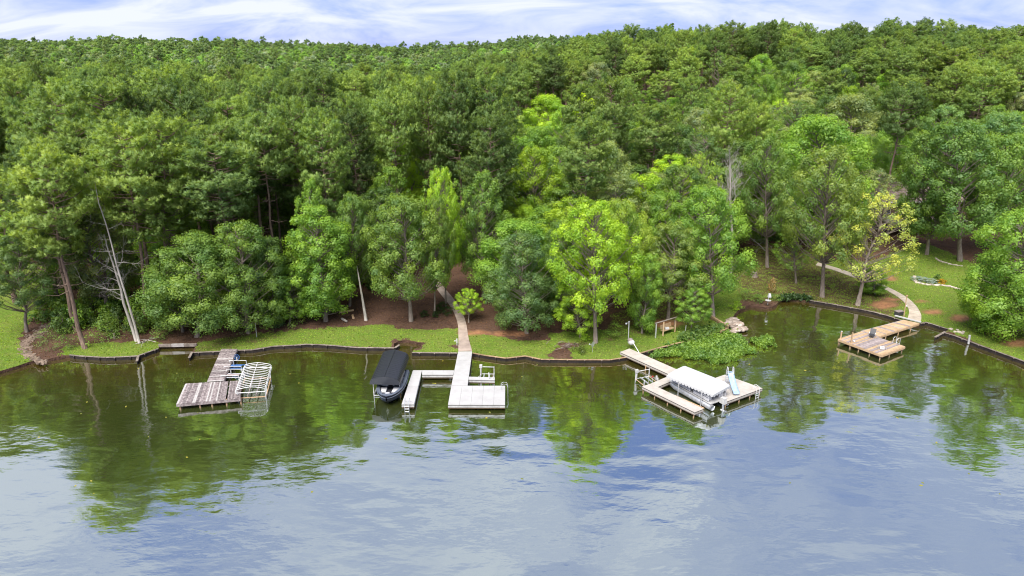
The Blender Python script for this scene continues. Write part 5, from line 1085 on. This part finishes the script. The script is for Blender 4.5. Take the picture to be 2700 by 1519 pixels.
for k in range(520):
    t = gx.random() * (len(gp) - 1); i = int(t); a = L2(G(*gp[i]), G(*gp[i + 1]), t - i) if False else None; u = gp[i][0] + (gp[i + 1][0] - gp[i][0]) * (t - i); v = gp[i][1] + (gp[i + 1][1] - gp[i][1]) * (t - i); gul.append((u + gx.gauss(0, 8), v + gx.gauss(0, 3)))
GW = [P(a, b, 1.0) for a, b in gul]; gul3 = [(p.x, p.y, float(hgt(p.x, p.y))) for p in GW]
rocks('gully_stones', 'stones lining the drainage gully beside the left lawn', gul3, 'gully', 'stuff', .09, .2, 4)
def border(name, label, line, n, seed, s0=.16, s1=.3):
    g = random.Random(seed); w = [G(*p) for p in line]; e = empty(name, w[0], label, 'stone border')
    for k in range(n):
        t = (k + .5) / n * (len(w) - 1); i = min(len(w) - 2, int(t)); p = w[i].lerp(w[i + 1], t - i); s_ = g.uniform(s0, s1); o_ = link('stone', rkp[k % 6], e); p.z = float(hgt(p.x, p.y)); o_.location = p - e.location + Vector((g.gauss(0, .06), g.gauss(0, .1), .05)); o_.scale = (s_, s_ * .8, s_ * .8); o_.rotation_euler = (0, 0, g.uniform(0, 6))
rkp = [rock_mesh(i + 20, 1, 1, 1).mesh('stone', 'pale_stone') for i in range(6)]
border('bed_border', 'pale stones edging the long flower bed on the right lawn', [(2409, 728), (2414, 745), (2440, 751), (2480, 752), (2510, 757), (2550, 769)], 60, 5)
border('bed_border', 'second short line of pale stones higher on the right lawn', [(2466, 681), (2480, 690), (2505, 697), (2535, 702)], 34, 6, .12, .22)
for i, (x, y, s_) in enumerate([(2507, 869, .26), (2518, 876, .22), (2529, 877, .3), (2537, 880, .24), (2524, 871, .18), (2540, 876, .2)]):
    o_ = link('rock', rkp[i], None, G(x, y) + Vector((0, 0, .08))); o_.scale = (s_, s_, s_ * .7); setp(o_, ['pale rock nearest the bend of the seawall', 'pinkish rock second from the seawall bend', 'largest white rock of the scattered row', 'white rock at the far end of the row', 'small rock behind the scattered row', 'small rock above the end of the row'][i], 'rock')
# plants built from leaf clumps
def plant(name, x, y, w, h, tint, label, cat='shrub', seed=1, leaf=.16, nl=14, per=60, group=None, flat=1.0, world=None, sq=.8):
    _, cm, h0, r0 = broadleaf(seed, H=2.0, Rr=1.0, base=.05, nl=nl, per=per * 8, leaf=leaf / max(w, .3), clump=(.32, .5), squash=sq); o = world or G(x, y); e = empty(name, o, label, cat, group)
    e.scale = (w, w * flat, h / 2.0); e.rotation_euler = (0, 0, seed * 1.3); c_ = link('foliage', cm, e); c_['tint'] = TN[tint] if isinstance(tint, str) else tint; return e
RB = [(1148, 836, .55, .8), (1120, 834, .6, .85), (1158, 822, .75, 1.0), (1169, 815, .8, 1.1), (1182, 830, 1.0, 1.2), (1237, 826, 1.0, 1.4)]
RBL = ['round clipped bush left of the pale trunk by the path', 'lone small clipped bush on the pine straw', 'clipped bush beside the slender pale trunk', 'clipped bush farthest up beside the path', 'largest clipped bush hugging the left side of the path', 'dark clipped bush right of the path behind the umbrella tree']
for i, (x, y, w, h) in enumerate(RB): plant('round_bush', x, y, w, h, (.045, .085, .018), RBL[i], 'bush', 70 + i, .12, 12, 110)
o = G(1236, 850); e = place('bl', 6, o, 4.5, 2.1, TN['bright'], 'small umbrella shaped bright tree beside the concrete path'); 
plant('shrub', 1625, 888, 1.6, 1.8, 'fresh', 'bright shrub at the foot of the big bright tree', seed=80); plant('shrub', 1540, 896, .8, .8, 'bright', 'small bright shrub beside the second pale trunk', seed=81)
plant('shrub', 1528, 930, 1.0, 1.4, (.17, .22, .05), 'spiky grass clump at the right end of the brush bed', seed=82, sq=1.3)
for i, (x, y, w, h, t, l) in enumerate([(150, 925, 2.4, 2.6, 'deep', 'dark shrub at the lake edge left of the leaning pine'), (185, 915, 2.0, 2.2, 'mid', 'mid green shrub at the foot of the leaning pine'), (262, 905, 2.0, 2.6, 'fresh', 'bright shrub between the leaning pine and the dead trunks'),
    (305, 900, 2.3, 3.2, 'mid', 'tall shrub just left of the dead trunks'), (230, 860, 2.6, 3.0, 'deep', 'dark shrub behind the leaning pine'), (128, 905, 2.0, 1.8, 'mid', 'low shrub between gully and lake edge'), (420, 895, 1.6, 1.6, 'mid', 'shrub at the left end of the timber edging'),
    (640, 880, 1.8, 2.4, 'deep', 'shrub at the wood edge behind the grey dock'), (780, 860, 1.8, 2.2, 'mid', 'shrub at the wood edge left of the snag'), (1945, 790, 2.2, 2.0, 'mid', 'shrub above the curved brick edge of the cove'), (1975, 785, 2.0, 1.6, 'fresh', 'light shrub above the curved edge of the cove'),
    (1940, 815, 1.0, 1.2, 'bright', 'lime shrub at the cove edge above the stone landing'), (2395, 722, 2.6, 2.8, 'deep', 'dark shrub at the left end of the flower bed'), (2470, 742, .6, 1.1, 'deep', 'small dark conifer in the flower bed'), (2360, 700, 2.0, 2.2, 'deep', 'dark shrub behind the yellow leaved tree'),
    (1998, 795, 1.3, 1.2, 'mid', 'shrub left of the white bird bath'), (2040, 792, 1.2, 1.0, 'mid', 'shrub right of the white bird bath')]):
    plant('shrub', x, y, w, h, t, l, seed=90 + i)
for i, (x, y) in enumerate([(2420, 740), (2437, 743), (2455, 746)]): plant('lavender_clump', x, y, 1.0, .7, (.36, .44, .46), ['left silver blue clump in the flower bed', 'middle silver blue clump in the flower bed', 'right silver blue clump in the flower bed'][i], 'plant', 110 + i)
plant('flower_clump', 2482, 746, .7, .6, (.55, .35, .03), 'orange flowers at the right end of the flower bed', 'plant', 115)
plant('dry_grass_clump', 2034, 770, .7, 2.0, (.45, .34, .16), 'upright dry straw clump behind the white bird bath', 'plant', 116, sq=1.6)
def hedge(name, label, line, w, h, n, tint, seed):
    g = np.random.default_rng(seed); wl = [G(*p) for p in line]; C = []
    for k in range(n):
        t = g.random() * (len(wl) - 1); i = int(t); p = wl[i].lerp(wl[i + 1], t - i); C.append((p.x + g.normal() * w * .35, p.y + g.normal() * w * .35, p.z + abs(g.normal()) * h * .4 + .05))
    C = np.array(C); Nn = nrm(g.normal(size=C.shape) * .6 + np.array([0, -.3, .8])); V, F = leaf_quads(C, Nn, .34 * g.uniform(.7, 1.3, len(C)), g); o = link(name, np_mesh(name, V, F, 'leaf', np.repeat(g.uniform(0, 1, len(C)), 4), np.repeat(Nn, 4, 0))); o['tint'] = tint; return setp(o, label, 'hedge')
hedge('hedge', 'low dark hedge along the tan capped seawall behind the weeds', [(1800, 897), (1830, 886), (1870, 874), (1898, 868)], 1.1, .8, 3200, TN['deep'], 1)
hedge('hedge', 'low dark hedge on the cove edge right of the bird bath', [(2060, 789), (2090, 786), (2134, 790)], .8, .6, 1700, (.05, .10, .03), 2)
# water weeds: floating mat of fronds
def weeds(name, label, poly, n, seed):
    g = np.random.default_rng(seed); w = np.array([list(P(a, b, 0.02))[:2] for a, b in poly]); lo, hi = w.min(0), w.max(0); X = g.uniform(lo[0], hi[0], n * 3); Y = g.uniform(lo[1], hi[1], n * 3)
    jx, jy = .5 * np.sin(X * 3.1 + Y * 2), .5 * np.sin(Y * 3.7 - X); k = inside(X + jx, Y + jy, w) & (np.sin(X * 1.3) * np.sin(Y * 1.7 + X * .4) + g.normal(size=len(X)) * .5 > -.75); X, Y = X[k][:n], Y[k][:n]
    C = np.column_stack([X, Y, np.abs(g.normal(size=len(X))) * .2 + .03 + .12 * (np.sin(X * 1.9 + 1) * np.sin(Y * 2.3) + .6).clip(0)]); Nn = nrm(g.normal(size=C.shape) * .7 + np.array([0, 0, .5])); V, F = leaf_quads(C, Nn, .26 * g.uniform(.6, 1.4, len(C)), g)
    o = link(name, np_mesh(name, V, F, 'leaf', np.repeat(np.clip(.45 + .3 * np.sin(X * .9) * np.sin(Y * 1.1) + g.normal(size=len(X)) * .2, 0, 1), 4), np.repeat(nrm(Nn + np.array([0, 0, .6])), 4, 0))); o['tint'] = (.22, .36, .08); return setp(o, label, kind='stuff')
weeds('water_weeds', 'mat of green water weeds in the corner beside the tan dock', [(1712, 938), (1760, 918), (1800, 903), (1860, 884), (1920, 877), (1950, 882), (1962, 900), (1978, 922), (1975, 935), (1930, 948), (1900, 962), (1872, 960), (1850, 950), (1800, 945), (1770, 945)], 15000, 3)
weeds('outer_weeds', 'small outlying patch of water weeds off the cove mouth', [(1985, 898), (2010, 892), (2036, 895), (2042, 912), (2015, 921), (1990, 918)], 1800, 4); weeds('fringe_weeds', 'thin tongue of water weeds between the two weed mats', [(1950, 925), (1992, 920), (1988, 938), (1955, 940)], 700, 5)
# brush pile, logs
def sticks(name, label, x, y, n, L, seed, mat='bark_dead', cat='brush pile', sp=.8, up=.3):
    g = random.Random(seed); o = G(x, y); e = empty(name, o, label, cat)
    for k in range(n):
        an = g.uniform(0, 6.28); el = g.uniform(-.05, up); l = L * g.uniform(.5, 1); c_ = o + Vector((g.gauss(0, sp), g.gauss(0, sp), .15 + g.random() * .3)); d = Vector((math.cos(an) * math.cos(el), math.sin(an) * math.cos(el), math.sin(el))); MB().tube([c_ - d * l / 2, c_ + Vector((0, 0, .1)), c_ + d * l / 2], [.035, .03, .012], 4).build('branch', mat, e)
sticks('brush_pile', 'pile of bare grey branches on the mulch bed', 1490, 916, 22, 1.3, 5, mat='bark_grey', sp=.55)
sticks('brush_pile', 'fallen grey branch lying on the grass before the dead trunks', 395, 903, 5, 3.2, 6, sp=.5, up=.1)
for i, (x, y, L, an, l) in enumerate([(914, 824, 1.9, .35, 'cut log lying highest of the three by the snag'), (908, 847, 1.3, -.9, 'short thick pale log by the snag'), (931, 838, 1.0, 1.9, 'short log leaning nearest the snag')]):
    o = G(x, y); d = Vector((math.cos(an), math.sin(an), 0)) * L / 2; q = MB(); q.tube([o - d + Vector((0, 0, .15)), o + d + Vector((0, 0, .2))], [.16, .14], 8); setp(q.build('log', 'bark_dead' if i == 1 else 'rusty', smooth=False), l, 'log')
def stump(x, y, s, label): o = G(x, y); q = MB(); q.tube([o - Vector((0, 0, .2)), o + Vector((0, 0, .35)), o + Vector((0, 0, .7))], [s * 1.5, s, s * .95], 9); setp(q.build('tree_stump', 'bark_grey'), label, 'stump')
stump(1988, 729, .45, 'grey tree stump on the brown slope above the cove'); stump(303, 893, .12, 'thin pale broken trunk left of the dead trunks')

# ------------------------------------------------------------------ bare trees
def bare(bx, by, tx, ty, label, r0=.26, seed=1, nb=16, spread=.35, start=.35, L0=4.5, mat='bark_dead', name='dead_tree', up=.2, depth=3, disp=True, left=0.0):
    k = K if disp else 1; o = G(bx * k, by * k); t = Pat(tx * k, ty * k, o.y); H = (t - o).length; g = random.Random(seed); e = empty(name, o, label, 'tree')
    pts = [o.lerp(t, i / 8) + Vector((g.gauss(0, .09), g.gauss(0, .09), 0)) * (0 < i < 8) * (nb > 0) for i in range(9)]; pts[0].z -= .4
    MB().tube(pts, [r0 * (1 - .10 * i) for i in range(9)], 8).build('trunk', mat, e, True)
    q = MB()
    def br(p, d, L, r, lv):
        n = 4; a = [p]; dd = d.copy()
        for i in range(n): dd = (dd + Vector((g.gauss(0, .22), g.gauss(0, .22), g.gauss(0, .16) + up * .25))).normalized(); a.append(a[-1] + dd * L / n)
        q.tube(a, [r * (1 - .2 * i) for i in range(n + 1)], 4, caps=False)
        if lv > 0:
            for j in range(4 if lv > 1 else 3): m = g.randint(1, n); br(a[m], (dd + Vector((g.gauss(0, .7), g.gauss(0, .7), g.gauss(0, .5)))).normalized(), L * g.uniform(.35, .6), r * .5, lv - 1)
    for i in range(nb):
        f = start + (1 - start) * (i + g.random()) / nb; p = o.lerp(t, f); an = g.uniform(0, 6.28) if g.random() > left else g.uniform(2.4, 3.9); d = Vector((math.cos(an), math.sin(an) * .8, up + g.gauss(0, .15))).normalized(); br(p, d, L0 * (1 - .75 * (f - start) / (1 - start)) * g.uniform(.6, 1.1), r0 * .3 * (1.15 - f), depth - 1)
    if nb: q.build('branches', mat, e)['kind'] = 'stuff'
bare(344, 858, 262, 590, 'thicker dead grey trunk of the pair at the water edge', .22, 1, 15, start=.35, L0=5.2, left=.55)
bare(351, 864, 238, 455, 'taller thinner dead trunk of the pair, bare to its tip', .16, 2, 11, start=.4, L0=3.2, left=.4)
bare(921, 806, 898, 670, 'straight limbless grey snag standing on the pine straw', .22, 3, 0, name='snag')
bare(1840, 690, 1836, 378, 'bare grey tree with fine fan of twigs above the cove', .30, 4, 40, start=.5, L0=4.6, up=.75)
bare(1935, 640, 1880, 590, 'pale dead limbs low beside the leaning black trunk', .09, 5, 12, start=.2, L0=3.6, up=.1, name='dead_sapling')

# ------------------------------------------------------------------ houses half hidden by the trees
def gable(e, x0, x1, y0, y1, zb, zt, ov=.6, mat='roof', nm='roof'):
    ym = (y0 + y1) / 2; q = MB(); q.add([(x0 - ov, y0 - ov, zb), (x1 + ov, y0 - ov, zb), (x1 + ov, ym, zt), (x0 - ov, ym, zt), (x1 + ov, y1 + ov, zb), (x0 - ov, y1 + ov, zb)], [(0, 1, 2, 3), (3, 2, 4, 5)])
    q.add([(x0 - ov, y0 - ov, zb - .22), (x1 + ov, y0 - ov, zb - .22), (x1 + ov, ym, zt - .22), (x0 - ov, ym, zt - .22), (x1 + ov, y1 + ov, zb - .22), (x0 - ov, y1 + ov, zb - .22)], [(3, 2, 1, 0), (5, 4, 2, 3)])
    q.add([(x0 - ov, y0 - ov, zb - .22), (x1 + ov, y0 - ov, zb - .22), (x1 + ov, y0 - ov, zb), (x0 - ov, y0 - ov, zb)], [(0, 1, 2, 3)])
    q.build(nm, mat, e, local=True)
    for xx in (x0, x1): MB().add([(xx, y0, zb - .3), (xx, y1, zb - .3), (xx, ym, zt - .25)], [(0, 1, 2)]).build('gable_wall', 'siding_brown', e, local=True)
    MB().box(((x0 + x1) / 2, y0 - ov - .07, zb - .12), (x1 - x0 + 2 * ov, .13, .16)).build('gutter', 'white_trim', e, local=True)
def window(e, x, y, z, w, h):
    f = MB().box((x, y - .03, z), (w, .08, h)).build('window', 'white_trim', e, local=True); MB().box((x, y - .06, z), (w * .84, .06, h * .86)).build('pane', 'glass', f, local=True)
o = G(2440, 642); e = empty('brown_house', (o.x - 4, o.y + 7, o.z - .2), 'brown house with shingle roof and raised deck behind the right trees', 'house', None, R(4))
MB().box((4, 5, 3.0), (20, 9, 6.0)).build('wall', 'siding_brown', e, local=True); gable(e, -6, 14, .5, 9.5, 6.0, 8.6)
for i in range(5): window(e, -3 + i * 3.6, .5, 4.4, 1.4, 1.6)
for i in range(3): window(e, -1 + i * 4.6, .5, 1.6, 1.4, 1.3)
MB().box((6, -1.6, 3.0), (15, 3.8, .16)).build('deck', 'deck_grey', e, local=True)
for i in range(6): MB().box((-.9 + i * 2.8, -3.3, 1.4), (.2, .2, 3.2)).build('deck_post', 'cap_grey', e, local=True); MB().box((-.9 + i * 2.8, -3.4, 3.55), (.09, .09, 1.0)).build('rail_post', 'cap_grey', e, local=True)
for zz_ in (3.4, 3.7, 4.0): MB().box((6, -3.4, zz_), (14.4, .05, .07)).build('deck_rail', 'cap_grey', e, local=True)
o = G(2035, 668); e = empty('red_house', (o.x, o.y + 9, o.z - .2), 'low red brick house with white gutters behind the cove trees', 'house', None, R(-6))
MB().box((0, 5, 1.8), (19, 9, 3.6)).build('wall', 'siding_red', e, local=True); gable(e, -9.5, 9.5, .5, 9.5, 3.7, 6.2)
for i in range(5): window(e, -7 + i * 3.5, .5, 2.0, 1.3, 1.4)
MB().box((1, .47, 1.1), (1.0, .08, 2.1)).build('door', 'white_trim', e, local=True); MB().box((0, -1.6, .25), (9, 4, .3)).build('patio', 'grey_concrete', e, local=True)

# leaves fallen on the water
g_ = np.random.default_rng(77); X = g_.uniform(-52, 60, 60); Y = g_.uniform(46, 76, 60); k = ~inside(X, Y, POLY) & (sdist(X, Y) > .6); X, Y = X[k], Y[k]
C = np.column_stack([X, Y, np.full(len(X), .02)]); V, F = leaf_quads(C, np.tile([0, 0, 1.0], (len(X), 1)), .22 * g_.uniform(.6, 1.3, len(X)), g_); V[:, 2] = .02
o = link('floating_leaves', np_mesh('floating_leaves', V, F, 'leaf', np.repeat(g_.random(len(X)), 4))); o['tint'] = (.42, .40, .10); setp(o, 'small yellowed leaves floating on the lake', kind='stuff')
